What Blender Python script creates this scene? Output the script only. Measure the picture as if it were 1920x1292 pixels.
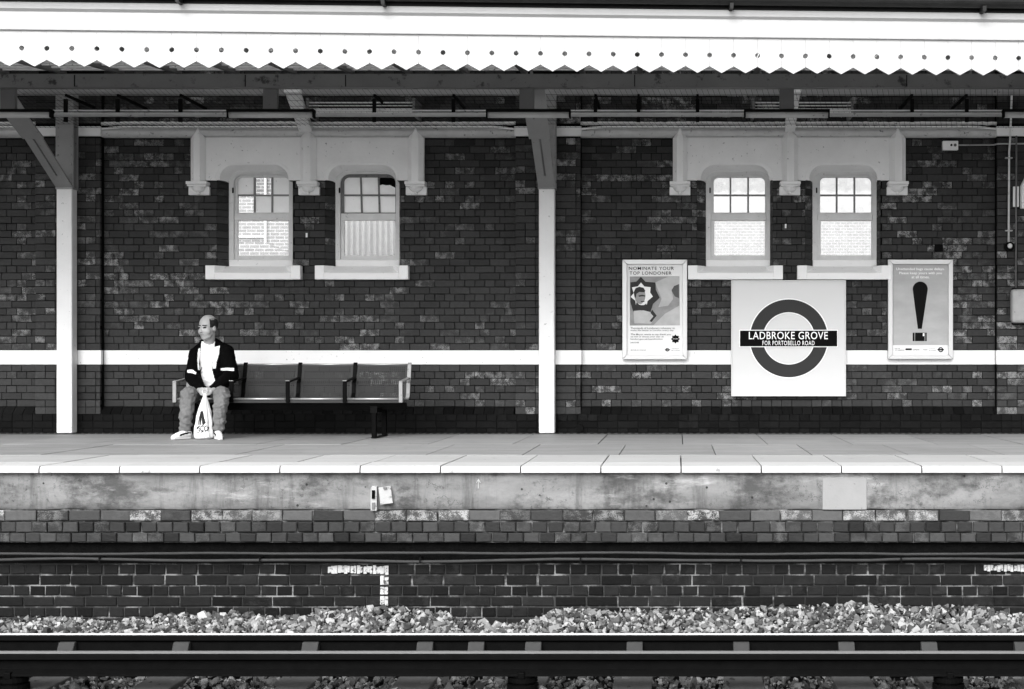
import bpy, bmesh, math, random
import numpy as np
from mathutils import Vector, noise as mnoise

random.seed(7)
rng = np.random.default_rng(7)
for o in list(bpy.data.objects):
    bpy.data.objects.remove(o)
SC = bpy.context.scene
COL = SC.collection
R = math.radians

# ---------------------------------------------------------------- camera
# metres; camera over the far platform looks along +Y at the station wall (face at Y = 17)
FPX, CX, CY, CH = 2958.0, 1270.0, 684.0, 0.727     # focal length and principal point in photo pixels, eye height
cam_d = bpy.data.cameras.new('camera')
cam = bpy.data.objects.new('camera', cam_d)
COL.objects.link(cam)
cam.location = (0, 0, CH)
cam.rotation_euler = (R(90), 0, 0)
cam_d.sensor_width = 36
cam_d.sensor_fit = 'HORIZONTAL'
cam_d.lens = FPX / 1920 * 36
cam_d.shift_x = (960 - CX) / 1920
cam_d.shift_y = (CY - 646) / 1920
cam_d.clip_start = 0.1
cam_d.clip_end = 3000
SC.camera = cam

# ---------------------------------------------------------------- sky and sun (overcast, monochrome)
SUN_EL, SUN_AZ = 36, 192          # behind the camera, bright haze low in the sky
world = bpy.data.worlds.new('World')
SC.world = world
world.use_nodes = True
wn, wl = world.node_tree.nodes, world.node_tree.links
wn.clear()
sky = wn.new('ShaderNodeTexSky')
sky.sky_type = 'NISHITA'
sky.sun_disc = False
sky.sun_elevation = R(SUN_EL)
sky.sun_rotation = R(SUN_AZ)
sky.air_density = 1.0
sky.dust_density = 4.0
bw = wn.new('ShaderNodeRGBToBW')
bg = wn.new('ShaderNodeBackground')
bg.inputs['Strength'].default_value = 0.15
wo = wn.new('ShaderNodeOutputWorld')
wl.new(sky.outputs[0], bw.inputs[0])
wl.new(bw.outputs[0], bg.inputs[0])
wl.new(bg.outputs[0], wo.inputs[0])

sun_d = bpy.data.lights.new('sun', 'SUN')
sun_d.energy = 1.5
sun_d.angle = R(40)
sun_d.color = (1, 1, 1)
sun = bpy.data.objects.new('sun', sun_d)
COL.objects.link(sun)
_az = R(SUN_AZ)
_dir = Vector((math.sin(_az) * math.cos(R(SUN_EL)), math.cos(_az) * math.cos(R(SUN_EL)), math.sin(R(SUN_EL))))
sun.rotation_euler = (-_dir).to_track_quat('-Z', 'Y').to_euler()
sun.location = (0, 0, 30)

vs = SC.view_settings
vs.view_transform = 'Standard'
vs.look = 'None'
vs.exposure = 1.12
vs.gamma = 1
vs.use_curve_mapping = False
SC.cycles.max_bounces = 8
SC.cycles.transparent_max_bounces = 12
SC.cycles.use_denoising = True
SC.cycles.sample_clamp_indirect = 6


# ---------------------------------------------------------------- layout helpers
def PX(px, d):
    return (px - CX) * d / FPX


def PZ(py, d):
    return CH + (CY - py) * d / FPX


# ---------------------------------------------------------------- materials
class N:
    """small node-tree writer"""
    def __init__(self, name):
        self.m = bpy.data.materials.new(name)
        self.m.use_nodes = True
        self.t = self.m.node_tree
        self.t.nodes.clear()
        self.out = self.t.nodes.new('ShaderNodeOutputMaterial')
        self.pos = self.t.nodes.new('ShaderNodeNewGeometry').outputs['Position']

    def link(self, a, b):
        self.t.links.new(a, b)

    def inp(self, sock, v):
        if v is None:
            return
        if isinstance(v, (int, float)):
            if sock.type == 'RGBA':
                sock.default_value = (v, v, v, 1)
            else:
                sock.default_value = v
        elif isinstance(v, tuple):
            sock.default_value = v
        else:
            self.link(v, sock)

    def math(self, op, a, b=0.0, clamp=False):
        n = self.t.nodes.new('ShaderNodeMath')
        n.operation = op
        n.use_clamp = clamp
        self.inp(n.inputs[0], a)
        self.inp(n.inputs[1], b)
        return n.outputs[0]

    def scale(self, v, s):
        n = self.t.nodes.new('ShaderNodeMapping')
        n.inputs['Scale'].default_value = s
        self.link(v, n.inputs[0])
        return n.outputs[0]

    def noise(self, sc, det=4, rough=0.55, vec=None, dist=0.0):
        n = self.t.nodes.new('ShaderNodeTexNoise')
        self.link(vec or self.pos, n.inputs['Vector'])
        n.inputs['Scale'].default_value = sc
        n.inputs['Detail'].default_value = det
        n.inputs['Roughness'].default_value = rough
        n.inputs['Distortion'].default_value = dist
        return n.outputs['Fac']

    def voro(self, sc, vec=None):
        n = self.t.nodes.new('ShaderNodeTexVoronoi')
        self.link(vec or self.pos, n.inputs['Vector'])
        n.inputs['Scale'].default_value = sc
        return n.outputs['Distance']

    def step(self, v, a, b):
        n = self.t.nodes.new('ShaderNodeMapRange')
        n.interpolation_type = 'SMOOTHSTEP'
        self.inp(n.inputs[0], v)
        n.inputs[1].default_value = a
        n.inputs[2].default_value = b
        return n.outputs[0]

    def mix(self, f, a, b):
        n = self.t.nodes.new('ShaderNodeMix')
        n.data_type = 'FLOAT'
        self.inp(n.inputs[0], f)
        self.inp(n.inputs[2], a)
        self.inp(n.inputs[3], b)
        return n.outputs[0]

    def objrand(self):
        return self.t.nodes.new('ShaderNodeObjectInfo').outputs['Random']

    def attr(self, name):
        n = self.t.nodes.new('ShaderNodeAttribute')
        n.attribute_name = name
        return n.outputs['Fac']

    def bsdf(self, col, rough=0.8, metal=0.0, bump=None, bstr=0.3, bdist=0.005, spec=0.5):
        b = self.t.nodes.new('ShaderNodeBsdfPrincipled')
        self.inp(b.inputs['Base Color'], col)
        self.inp(b.inputs['Roughness'], rough)
        self.inp(b.inputs['Metallic'], metal)
        self.inp(b.inputs['Specular IOR Level'], spec)
        if bump is not None:
            n = self.t.nodes.new('ShaderNodeBump')
            n.inputs['Strength'].default_value = bstr
            n.inputs['Distance'].default_value = bdist
            self.link(bump, n.inputs['Height'])
            self.link(n.outputs[0], b.inputs['Normal'])
        self.link(b.outputs[0], self.out.inputs[0])
        return self.m


def paint(name, base, rough=0.6, var=0.15, scale=6, dirt=0.0, dirt_scale=14, dirt_col=0.05, bstr=0.25, bdist=0.003, bscale=80,
          metal=0.0, rnd=0.0, spec=0.5, stretch=None):
    if base < 0.06 and not metal:
        spec = min(spec, 0.10 if base > 0.01 else 0.02)
    n = N(name)
    vec = n.scale(n.pos, stretch) if stretch else None
    v = n.noise(scale, 5, 0.6, vec)
    c = n.math('MULTIPLY', n.math('ADD', n.math('MULTIPLY', n.math('SUBTRACT', v, 0.5), 2 * var), 1.0), base)
    if rnd:
        c = n.math('MULTIPLY', c, n.math('ADD', n.math('MULTIPLY', n.math('SUBTRACT', n.objrand(), 0.5), 2 * rnd), 1.0))
    if dirt:
        d = n.noise(dirt_scale, 8, 0.65)
        c = n.mix(n.step(d, 0.66 - dirt * 0.2, 0.72 - dirt * 0.1), c, dirt_col)
    return n.bsdf(c, rough, metal, n.noise(bscale, 4), bstr, bdist, spec)


def brick_mat(name, lo, hi, chalk, chalk_col, single, soot=0.0, bias=0.0):
    n = N(name)
    tone = n.objrand() if single else n.attr('tone')
    base = n.mix(tone, lo, hi)
    base = n.math('MULTIPLY', base, n.mix(n.noise(30, 4), 0.7, 1.3))
    big = n.noise(0.55, 3, 0.5)
    t2 = n.math('FRACT', n.math('MULTIPLY', tone, 7.31))
    lvl = n.math('ADD', n.math('MULTIPLY', n.step(big, 0.30, 0.66), 0.45), n.math('MULTIPLY', t2, 0.80))
    sx = n.t.nodes.new('ShaderNodeSeparateXYZ')
    n.link(n.pos, sx.inputs[0])
    lvl = n.math('ADD', lvl, n.math('ADD', n.math('MULTIPLY', sx.outputs[0], 0.022), bias))
    lvl = n.step(lvl, 0.68, 1.20)
    grit = n.noise(110, 6, 0.8, n.scale(n.pos, (1, 1, 1.5)))
    grit2 = n.noise(14, 3, 0.6)
    g = n.step(n.math('ADD', grit, n.math('MULTIPLY', n.math('SUBTRACT', grit2, 0.5), 0.7)), 0.47, 0.60)
    f = n.math('MULTIPLY', n.math('MULTIPLY', g, lvl), chalk)
    c = n.mix(f, base, chalk_col)
    if soot:
        c = n.math('MULTIPLY', c, n.mix(n.noise(2.2, 5, 0.6), 1 - soot, 1.0))
    return n.bsdf(c, n.mix(tone, 0.45, 0.8), 0, n.noise(60, 5, 0.65), 0.5, 0.006, 0.16 if lo > 0.008 else 0.02)


def concrete_mat():
    n = N('weathered_concrete')
    v = n.noise(1.6, 6, 0.6, n.scale(n.pos, (0.6, 1, 2.0)))
    c = n.mix(n.step(v, 0.35, 0.7), 0.13, 0.24)
    drip = n.noise(2.4, 8, 0.68, n.scale(n.pos, (1.0, 1, 1.6)))
    c = n.mix(n.math('MULTIPLY', n.step(drip, 0.46, 0.64), 0.85), c, 0.045)
    run = n.noise(1.0, 7, 0.7, n.scale(n.pos, (7, 1, 0.9)))
    c = n.mix(n.math('MULTIPLY', n.step(run, 0.50, 0.70), 0.6), c, 0.05)
    grime = n.math('MULTIPLY', n.step(n.noise(22, 8, 0.8), 0.52, 0.66), n.step(n.noise(1.3, 3, 0.5), 0.45, 0.62))
    c = n.mix(n.math('MULTIPLY', grime, 0.8), c, 0.03)
    lime = n.step(n.noise(1.9, 8, 0.72, n.scale(n.pos, (0.5, 1, 2.4))), 0.56, 0.72)
    c = n.mix(n.math('MULTIPLY', lime, 0.75), c, 0.46)
    pits = n.step(n.voro(7), 0.075, 0.05)
    c = n.mix(n.math('MULTIPLY', pits, 0.9), c, 0.015)
    ck = n.step(n.noise(0.9, 2, 0.5), 0.50, 0.60)
    crack = n.step(n.math('ABSOLUTE', n.math('SUBTRACT', n.noise(2.2, 7, 0.7), 0.5)), 0.006, 0.002)
    c = n.mix(n.math('MULTIPLY', n.math('MULTIPLY', crack, ck), 0.6), c, 0.02)
    return n.bsdf(c, 0.85, 0, n.noise(28, 8, 0.7), 0.7, 0.012, 0.2)


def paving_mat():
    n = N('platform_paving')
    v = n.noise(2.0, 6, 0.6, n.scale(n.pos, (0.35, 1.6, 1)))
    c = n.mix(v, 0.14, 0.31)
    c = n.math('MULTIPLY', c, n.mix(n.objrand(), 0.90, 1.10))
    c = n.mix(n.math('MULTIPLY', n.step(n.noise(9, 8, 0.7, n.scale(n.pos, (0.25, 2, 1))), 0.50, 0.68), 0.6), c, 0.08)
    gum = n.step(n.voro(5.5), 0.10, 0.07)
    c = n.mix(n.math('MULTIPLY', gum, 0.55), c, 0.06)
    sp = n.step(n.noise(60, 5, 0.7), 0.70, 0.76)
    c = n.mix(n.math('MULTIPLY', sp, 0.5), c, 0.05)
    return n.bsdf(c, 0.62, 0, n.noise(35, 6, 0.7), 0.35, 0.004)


def glass_mat(name, frost=0.0, tint=0.9):
    n = N(name)
    tr = n.t.nodes.new('ShaderNodeBsdfTransparent')
    tr.inputs[0].default_value = (tint, tint, tint, 1)
    gl = n.t.nodes.new('ShaderNodeBsdfGlossy')
    gl.inputs['Roughness'].default_value = 0.04
    gl.inputs[0].default_value = (0.9, 0.9, 0.9, 1)
    fr = n.t.nodes.new('ShaderNodeFresnel')
    fr.inputs[0].default_value = 1.5
    mx = n.t.nodes.new('ShaderNodeMixShader')
    n.link(fr.outputs[0], mx.inputs[0])
    last = tr.outputs[0]
    if frost:
        tl = n.t.nodes.new('ShaderNodeBsdfTranslucent')
        n.inp(tl.inputs[0], n.mix(n.noise(12, 4), 0.82, 0.95))
        m2 = n.t.nodes.new('ShaderNodeMixShader')
        n.inp(m2.inputs[0], n.math('MULTIPLY', n.step(n.noise(16, 6, 0.75), 0.2, 0.8), frost))
        n.link(last, m2.inputs[1])
        n.link(tl.outputs[0], m2.inputs[2])
        last = m2.outputs[0]
    n.link(last, mx.inputs[1])
    n.link(gl.outputs[0], mx.inputs[2])
    n.link(mx.outputs[0], n.out.inputs[0])
    return n.m


def far_brick_mat(name, c1, c2, mortar, sx, sz):
    n = N(name)
    b = n.t.nodes.new('ShaderNodeTexBrick')
    sep = n.t.nodes.new('ShaderNodeSeparateXYZ')
    n.link(n.pos, sep.inputs[0])
    cmb = n.t.nodes.new('ShaderNodeCombineXYZ')
    n.link(sep.outputs[0], cmb.inputs[0])
    n.link(sep.outputs[2], cmb.inputs[1])
    n.link(cmb.outputs[0], b.inputs['Vector'])
    for i, c in zip(('Color1', 'Color2', 'Mortar'), (c1, c2, mortar)):
        b.inputs[i].default_value = (c, c, c, 1)
    b.inputs['Scale'].default_value = 1
    b.inputs['Brick Width'].default_value = sx
    b.inputs['Row Height'].default_value = sz
    b.inputs['Mortar Size'].default_value = sz * 0.14
    return n.bsdf(b.outputs[0], 0.9)


def rock_mat(name, hi):
    n = N(name)
    t = n.attr('tone')
    c = n.mix(n.math('POWER', t, 1.8), 0.02, hi)
    c = n.math('MULTIPLY', c, n.mix(n.noise(55, 5, 0.7), 0.55, 1.45))
    return n.bsdf(c, 0.85, 0, n.noise(110, 4), 0.5, 0.003)


MT = {}
MT['brick'] = brick_mat('glazed_brick', 0.017, 0.044, 0.9, 0.33, False)
MT['brick1'] = brick_mat('glazed_brick_single', 0.017, 0.044, 0.9, 0.33, True)
MT['mortar'] = paint('dark_mortar', 0.007, 0.95, 0.4, 20)
MT['dado'] = brick_mat('black_painted_brick', 0.005, 0.010, 0.10, 0.06, False)
MT['pbrick'] = brick_mat('platform_brick', 0.010, 0.060, 0.6, 0.17, False, 0.5, 0.12)
MT['pbrick1'] = brick_mat('platform_brick_single', 0.010, 0.060, 0.6, 0.17, True, 0.5, 0.12)
MT['plaster'] = brick_mat('limewashed_brick', 0.02, 0.08, 1.0, 0.30, False, 0, 0.32)
MT['plaster1'] = brick_mat('limewashed_brick_single', 0.02, 0.08, 1.0, 0.30, True, 0, 0.32)
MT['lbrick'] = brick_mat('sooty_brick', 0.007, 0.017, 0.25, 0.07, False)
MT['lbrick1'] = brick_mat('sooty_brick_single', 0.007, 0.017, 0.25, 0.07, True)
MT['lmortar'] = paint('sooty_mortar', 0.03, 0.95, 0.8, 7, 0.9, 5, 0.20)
MT['white'] = paint('white_masonry_paint', 0.80, 0.55, 0.05, 3, 0.12, 30, 0.35, 0.3, 0.003, 60)
MT['stone'] = paint('painted_stone', 0.78, 0.7, 0.10, 5, 0.10, 25, 0.25, 0.5, 0.004, 55)
MT['cornice'] = paint('grey_painted_cornice', 0.52, 0.7, 0.25, 9, 0.35, 16, 0.10, 0.6, 0.006, 50)
MT['frame'] = paint('window_paint', 0.60, 0.5, 0.15, 12, 0.12, 30, 0.12)
MT['bars'] = paint('grey_glazing_bar', 0.20, 0.6, 0.3, 14, 0.2, 30, 0.06)
MT['plate'] = paint('weathered_plate', 0.34, 0.6, 0.3, 14, 0.7, 22, 0.06)
MT['framed'] = paint('worn_window_paint', 0.14, 0.6, 0.35, 14, 0.3, 30, 0.04)
MT['colw'] = paint('cream_column_paint', 0.72, 0.45, 0.08, 5, 0.16, 22, 0.28)
MT['steel'] = paint('grey_steel_paint', 0.24, 0.5, 0.14, 6, 0.15, 18, 0.06)
MT['steeld'] = paint('dark_steel_paint', 0.115, 0.5, 0.12, 5, 0.2, 12, 0.02)
MT['beam'] = paint('sooty_beam_paint', 0.10, 0.55, 0.2, 4, 0.5, 9, 0.008)
MT['valance'] = paint('white_valance_paint', 0.40, 0.5, 0.10, 2.5, 0.22, 9, 0.36, 0.2, 0.002, stretch=(2.5, 1, 0.5))
MT['roofu'] = paint('roof_boarding', 0.5, 0.8, 0.3, 5, 0.3, 9, 0.06, stretch=(0.2, 1, 1))
MT['gutter'] = paint('black_gutter', 0.02, 0.4, 0.4, 6)
MT['black'] = paint('black_satin', 0.003, 0.4, 0.3, 10, bstr=0.1)
MT['blackmat'] = paint('black_rubber', 0.006, 0.8, 0.3, 20)
MT['bench'] = paint('grey_bench_steel', 0.036, 0.5, 0.1, 6, bstr=0.05, spec=0.3)
MT['benchedge'] = paint('worn_bench_edge', 0.42, 0.30, 0.2, 12, metal=0.7, bstr=0.05)
MT['conc'] = concrete_mat()
MT['patch'] = paint('cement_patch', 0.23, 0.85, 0.15, 6, 0.05, 30, 0.1, 0.4, 0.006, 40)
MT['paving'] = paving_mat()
MT['coping'] = paint('pale_coping_stone', 0.43, 0.7, 0.14, 4, 0.16, 12, 0.22, 0.4, 0.005, 40, rnd=0.06, stretch=(0.4, 1, 1))
MT['edgepave'] = paint('daylit_edge_paving', 0.34, 0.7, 0.2, 3, 0.2, 10, 0.14, 0.4, 0.005, 40, rnd=0.08, stretch=(0.3, 1.5, 1))  # paler than the back rows: open daylight at the edge is painted in
MT['joint'] = paint('paving_joint_dirt', 0.05, 0.95, 0.4, 20)
MT['rock'] = rock_mat('ballast_stone', 0.37)
MT['rockd'] = rock_mat('oily_ballast_stone', 0.20)
MT['bed'] = paint('sooty_bed_and_shade', 0.004, 0.95, 0.6, 12, bstr=0.8, bdist=0.02, bscale=25)  # near-black: soot on the bed, painted shade in the cable ledge recess
MT['ground'] = paint('rough_ground', 0.16, 0.95, 0.3, 0.8)
MT['railtop'] = paint('polished_rail', 0.80, 0.4, 0.1, 10, metal=0.0, bstr=0.02, stretch=(0.2, 4, 1))
MT['contop'] = paint('worn_conductor_top', 0.20, 0.45, 0.2, 10, metal=0.0, bstr=0.05, stretch=(0.1, 4, 1))
MT['rail'] = paint('rusty_rail', 0.004, 0.7, 0.4, 14, bstr=0.5)
MT['chair'] = paint('dusty_rail_chair', 0.042, 0.8, 0.3, 14)
MT['sleeper'] = paint('timber_sleeper', 0.06, 0.85, 0.35, 10, 0.3, 12, 0.05, 0.6, 0.006, 40, stretch=(4, 0.5, 1))
MT['cable'] = paint('dusty_cable', 0.035, 0.55, 0.4, 10)
MT['pipew'] = paint('white_pipe', 0.62, 0.5, 0.2, 10, 0.3, 18, 0.12)
MT['pipeg'] = paint('grey_conduit', 0.34, 0.5, 0.2, 10, 0.2, 18, 0.10)
MT['lamp'] = paint('lamp_diffuser', 0.44, 0.4, 0.12, 8, 0.15, 14, 0.15)
MT['alu'] = paint('aluminium_frame', 0.52, 0.38, 0.06, 5, metal=0.35, bstr=0.05)
MT['sign'] = paint('white_enamel', 0.58, 0.3, 0.04, 2, bstr=0.03)
MT['enamelw'] = paint('bright_enamel', 0.84, 0.3, 0.02, 2, bstr=0.03)
MT['ring'] = paint('dark_enamel', 0.030, 0.3, 0.08, 5, bstr=0.03)
MT['bar'] = paint('black_enamel', 0.004, 0.3, 0.1, 5, bstr=0.02)
MT['paper'] = paint('poster_paper', 0.74, 0.5, 0.03, 4, bstr=0.04)
MT['ink'] = paint('black_ink', 0.008, 0.6, 0.1, 5, bstr=0)
MT['inkg'] = paint('grey_ink', 0.06, 0.6, 0.3, 30, bstr=0)
MT['inkd'] = paint('dark_ink', 0.035, 0.6, 0.3, 30, bstr=0)
MT['inkm'] = paint('mid_ink', 0.26, 0.6, 0.5, 9, bstr=0)
MT['inkl'] = paint('light_ink', 0.42, 0.6, 0.35, 9, bstr=0)
MT['psky'] = paint('printed_sky', 0.37, 0.5, 0.28, 3.0, bstr=0, stretch=(1.2, 1, 2.4))
MT['clear'] = glass_mat('clear_glass', 0.16, 0.92)
MT['frost'] = paint('whitened_glass', 0.90, 0.25, 0.10, 8, 0.1, 20, 0.4, 0.1)
MT['rooflight'] = glass_mat('wired_rooflight_glass', 1.0, 0.75)
MT['farbrick'] = far_brick_mat('pale_far_brick', 0.26, 0.33, 0.43, 0.23, 0.11)
MT['farbrick2'] = far_brick_mat('grey_far_brick', 0.13, 0.19, 0.42, 0.24, 0.085)
MT['corr'] = paint('white_corrugated_sheet', 0.34, 0.6, 0.4, 3, stretch=(3, 1, 0.3))
MT['wash'] = paint('whitewash', 0.42, 0.9, 0.6, 18, 0.75, 40, 0.03)
MT['skin'] = paint('skin', 0.33, 0.5, 0.10, 25, bstr=0.1)
MT['skind'] = paint('darker_lip_skin', 0.12, 0.6, 0.1, 25)  # darker tone across the lips
MT['hair'] = paint('grey_black_hair', 0.018, 0.7, 0.6, 60, bstr=0.6, bscale=200)
MT['hairg'] = paint('thin_grey_hair', 0.16, 0.6, 0.4, 60, bstr=0.5, bscale=200)
MT['eye'] = paint('dark_eye', 0.006, 0.2, 0.1, 10)
MT['jacket'] = paint('black_jacket', 0.0025, 0.85, 0.2, 10, bstr=0.3, bscale=30)
MT['wcloth'] = paint('white_cloth', 0.82, 0.9, 0.04, 10, bstr=0.35, bdist=0.006, bscale=22)
MT['jeans'] = paint('faded_denim', 0.12, 0.95, 0.40, 6, 0.0, bstr=0.5, bdist=0.006, bscale=45)
MT['shoe'] = paint('white_trainer', 0.72, 0.5, 0.1, 20)
MT['bag'] = paint('carrier_bag_plastic', 0.68, 0.35, 0.10, 12, bstr=0.6, bdist=0.012, bscale=18)


# ---------------------------------------------------------------- mesh builder
class MB:
    def __init__(self):
        self.v, self.f, self.mi, self.tone = [], [], [], []

    def add(self, vs_, fs_, mi=0, tone=0.0):
        b = len(self.v)
        self.v += [tuple(p) for p in vs_]
        for f in fs_:
            self.f.append(tuple(b + i for i in f))
            self.mi.append(mi)
            self.tone.append(tone)
        return self

    def box(self, x0, x1, y0, y1, z0, z1, mi=0, tone=0.0):
        v = [(x0, y0, z0), (x1, y0, z0), (x1, y1, z0), (x0, y1, z0), (x0, y0, z1), (x1, y0, z1), (x1, y1, z1), (x0, y1, z1)]
        return self.add(v, [(0, 3, 2, 1), (4, 5, 6, 7), (0, 1, 5, 4), (1, 2, 6, 5), (2, 3, 7, 6), (3, 0, 4, 7)], mi, tone)

    def hexa(self, v, mi=0, tone=0.0):
        """eight corners: four of one end, four of the other"""
        return self.add(v, [(0, 1, 2, 3), (7, 6, 5, 4), (0, 4, 5, 1), (1, 5, 6, 2), (2, 6, 7, 3), (3, 7, 4, 0)], mi, tone)

    def prism_xz(self, poly, y0, y1, mi=0):
        n = len(poly)
        v = [(x, y0, z) for x, z in poly] + [(x, y1, z) for x, z in poly]
        f = [tuple(range(n)), tuple(range(2 * n - 1, n - 1, -1))]
        f += [(i, (i + n), (i + 1) % n + n, (i + 1) % n) for i in range(n)]
        return self.add(v, f, mi)

    def prism_yz(self, poly, x0, x1, mi=0):
        n = len(poly)
        v = [(x0, y, z) for y, z in poly] + [(x1, y, z) for y, z in poly]
        f = [tuple(range(n)), tuple(range(2 * n - 1, n - 1, -1))]
        f += [(i, (i + n), (i + 1) % n + n, (i + 1) % n) for i in range(n)]
        return self.add(v, f, mi)

    def ring_prism(self, outer, inner, y0, y1, y0i=None, mi=0):
        """ring between two outlines with the same number of points, front at y0, back at y1"""
        n = len(outer)
        y0i = y0 if y0i is None else y0i
        v = [(x, y0, z) for x, z in outer] + [(x, y0i, z) for x, z in inner] + [(x, y1, z) for x, z in inner] + [(x, y1, z) for x, z in outer]
        f = []
        for i in range(n):
            j = (i + 1) % n
            f += [(i, j, n + j, n + i), (n + i, n + j, 2 * n + j, 2 * n + i), (2 * n + i, 2 * n + j, 3 * n + j, 3 * n + i), (3 * n + i, 3 * n + j, j, i)]
        return self.add(v, f, mi)

    def tube(self, pts, r, n=10, mi=0, cap=True, tone=0.0):
        pts = [Vector(p) for p in pts]
        rs = r if isinstance(r, (list, tuple)) else [r] * len(pts)
        rings, b = [], len(self.v)
        for i, p in enumerate(pts):
            t = (pts[min(i + 1, len(pts) - 1)] - pts[max(i - 1, 0)]).normalized()
            up = Vector((0, 0, 1)) if abs(t.z) < 0.95 else Vector((1, 0, 0))
            a = t.cross(up).normalized()
            c = t.cross(a)
            for k in range(n):
                q = p + (a * math.cos(2 * math.pi * k / n) + c * math.sin(2 * math.pi * k / n)) * rs[i]
                self.v.append(tuple(q))
        for i in range(len(pts) - 1):
            for k in range(n):
                self.f.append((b + i * n + k, b + i * n + (k + 1) % n, b + (i + 1) * n + (k + 1) % n, b + (i + 1) * n + k))
                self.mi.append(mi)
                self.tone.append(tone)
        if cap:
            self.f += [tuple(b + k for k in range(n - 1, -1, -1)), tuple(b + (len(pts) - 1) * n + k for k in range(n))]
            self.mi += [mi, mi]
            self.tone += [tone, tone]
        return self

    def ell(self, c, r, seg=12, rings=8, mi=0, M=None):
        b = len(self.v)
        vs_ = []
        for i in range(rings + 1):
            th = math.pi * i / rings
            for k in range(seg):
                ph = 2 * math.pi * k / seg
                p = Vector((r[0] * math.sin(th) * math.cos(ph), r[1] * math.sin(th) * math.sin(ph), r[2] * math.cos(th)))
                if M is not None:
                    p = M @ p
                vs_.append(tuple(Vector(c) + p))
        fs_ = []
        for i in range(rings):
            for k in range(seg):
                fs_.append((i * seg + k, (i + 1) * seg + k, (i + 1) * seg + (k + 1) % seg, i * seg + (k + 1) % seg))
        return self.add(vs_, fs_, mi)

    def brick(self, x0, x1, yf, z0, z1, depth=0.05, ch=0.005, j=0.0015, tone=None, mi=0):
        tone = random.random() if tone is None else tone
        yj = yf + random.uniform(-0.003, 0.003)
        jt = lambda: random.uniform(-j, j)
        o = [(x0 + jt(), z0 + jt()), (x1 + jt(), z0 + jt()), (x1 + jt(), z1 + jt()), (x0 + jt(), z1 + jt())]
        cx, cz = (x0 + x1) / 2, (z0 + z1) / 2
        i_ = [(x + (ch if x < cx else -ch), z + (ch if z < cz else -ch)) for x, z in o]
        v = [(x, yf + depth, z) for x, z in o] + [(x, yj + ch * 0.7, z) for x, z in o] + [(x, yj, z) for x, z in i_]
        f = [(8, 9, 10, 11)]
        for k in range(4):
            l = (k + 1) % 4
            f += [(k, l, 4 + l, 4 + k), (4 + k, 4 + l, 8 + l, 8 + k)]
        return self.add(v, f, mi, tone)

    def mesh(self, name, mats, tones=False):
        me = bpy.data.meshes.new(name)
        me.from_pydata(self.v, [], self.f)
        for m in (mats if isinstance(mats, (list, tuple)) else [mats]):
            me.materials.append(m)
        if any(self.mi):
            me.polygons.foreach_set('material_index', self.mi)
        if tones:
            a = me.attributes.new('tone', 'FLOAT', 'FACE')
            a.data.foreach_set('value', self.tone)
        bm = bmesh.new()
        bm.from_mesh(me)
        bmesh.ops.recalc_face_normals(bm, faces=bm.faces)
        bm.to_mesh(me)
        bm.free()
        me.update()
        return me

    def build(self, name, mats, parent=None, smooth=False, bevel=0.0, tones=False, seg=2):
        return obj(name, self.mesh(name, mats, tones), parent, smooth, bevel, seg)


def obj(name, me, parent=None, smooth=False, bevel=0.0, seg=2):
    o = bpy.data.objects.new(name, me)
    COL.objects.link(o)
    if parent is not None:
        o.parent = parent
        w = world_loc(parent)
        o.location = -w
    if smooth:
        me.polygons.foreach_set('use_smooth', [True] * len(me.polygons))
        me.update()
    if bevel:
        b = o.modifiers.new('bevel', 'BEVEL')
        b.width = bevel
        b.segments = seg
        b.limit_method = 'ANGLE'
        b.angle_limit = R(35)
    return o


def world_loc(o):
    w = Vector((0, 0, 0))
    while o is not None:
        w += o.location
        o = o.parent
    return w


def tag(o, label=None, cat=None, group=None, kind=None):
    if label:
        o['label'] = label
    if cat:
        o['category'] = cat
    if group:
        o['group'] = group
    if kind:
        o['kind'] = kind
    return o


def thing(name, loc, label, cat, group=None):
    o = bpy.data.objects.new(name, None)
    o.empty_display_size = 0.1
    COL.objects.link(o)
    o.location = loc
    return tag(o, label, cat, group)


def place(name, me, loc, parent):
    """a shared mesh at a world location under a parent"""
    o = bpy.data.objects.new(name, me)
    COL.objects.link(o)
    o.parent = parent
    o.location = Vector(loc) - world_loc(parent)
    return o


def bx(name, x0, x1, y0, y1, z0, z1, mat, parent=None, bevel=0.0):
    return MB().box(x0, x1, y0, y1, z0, z1).build(name, mat, parent, bevel=bevel)


def arch(x0, x1, zt, zb, r, n=8):
    p = [(x0, zb)]
    for k in range(n + 1):
        a = math.pi - k / n * math.pi / 2
        p.append((x0 + r + r * math.cos(a), zt - r + r * math.sin(a)))
    for k in range(n + 1):
        a = math.pi / 2 - k / n * math.pi / 2
        p.append((x1 - r + r * math.cos(a), zt - r + r * math.sin(a)))
    p.append((x1, zb))
    return p


def circle(cx, cz, r, n=48, a0=0.0):
    return [(cx + r * math.cos(a0 + 2 * math.pi * k / n), cz + r * math.sin(a0 + 2 * math.pi * k / n)) for k in range(n)]


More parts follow.
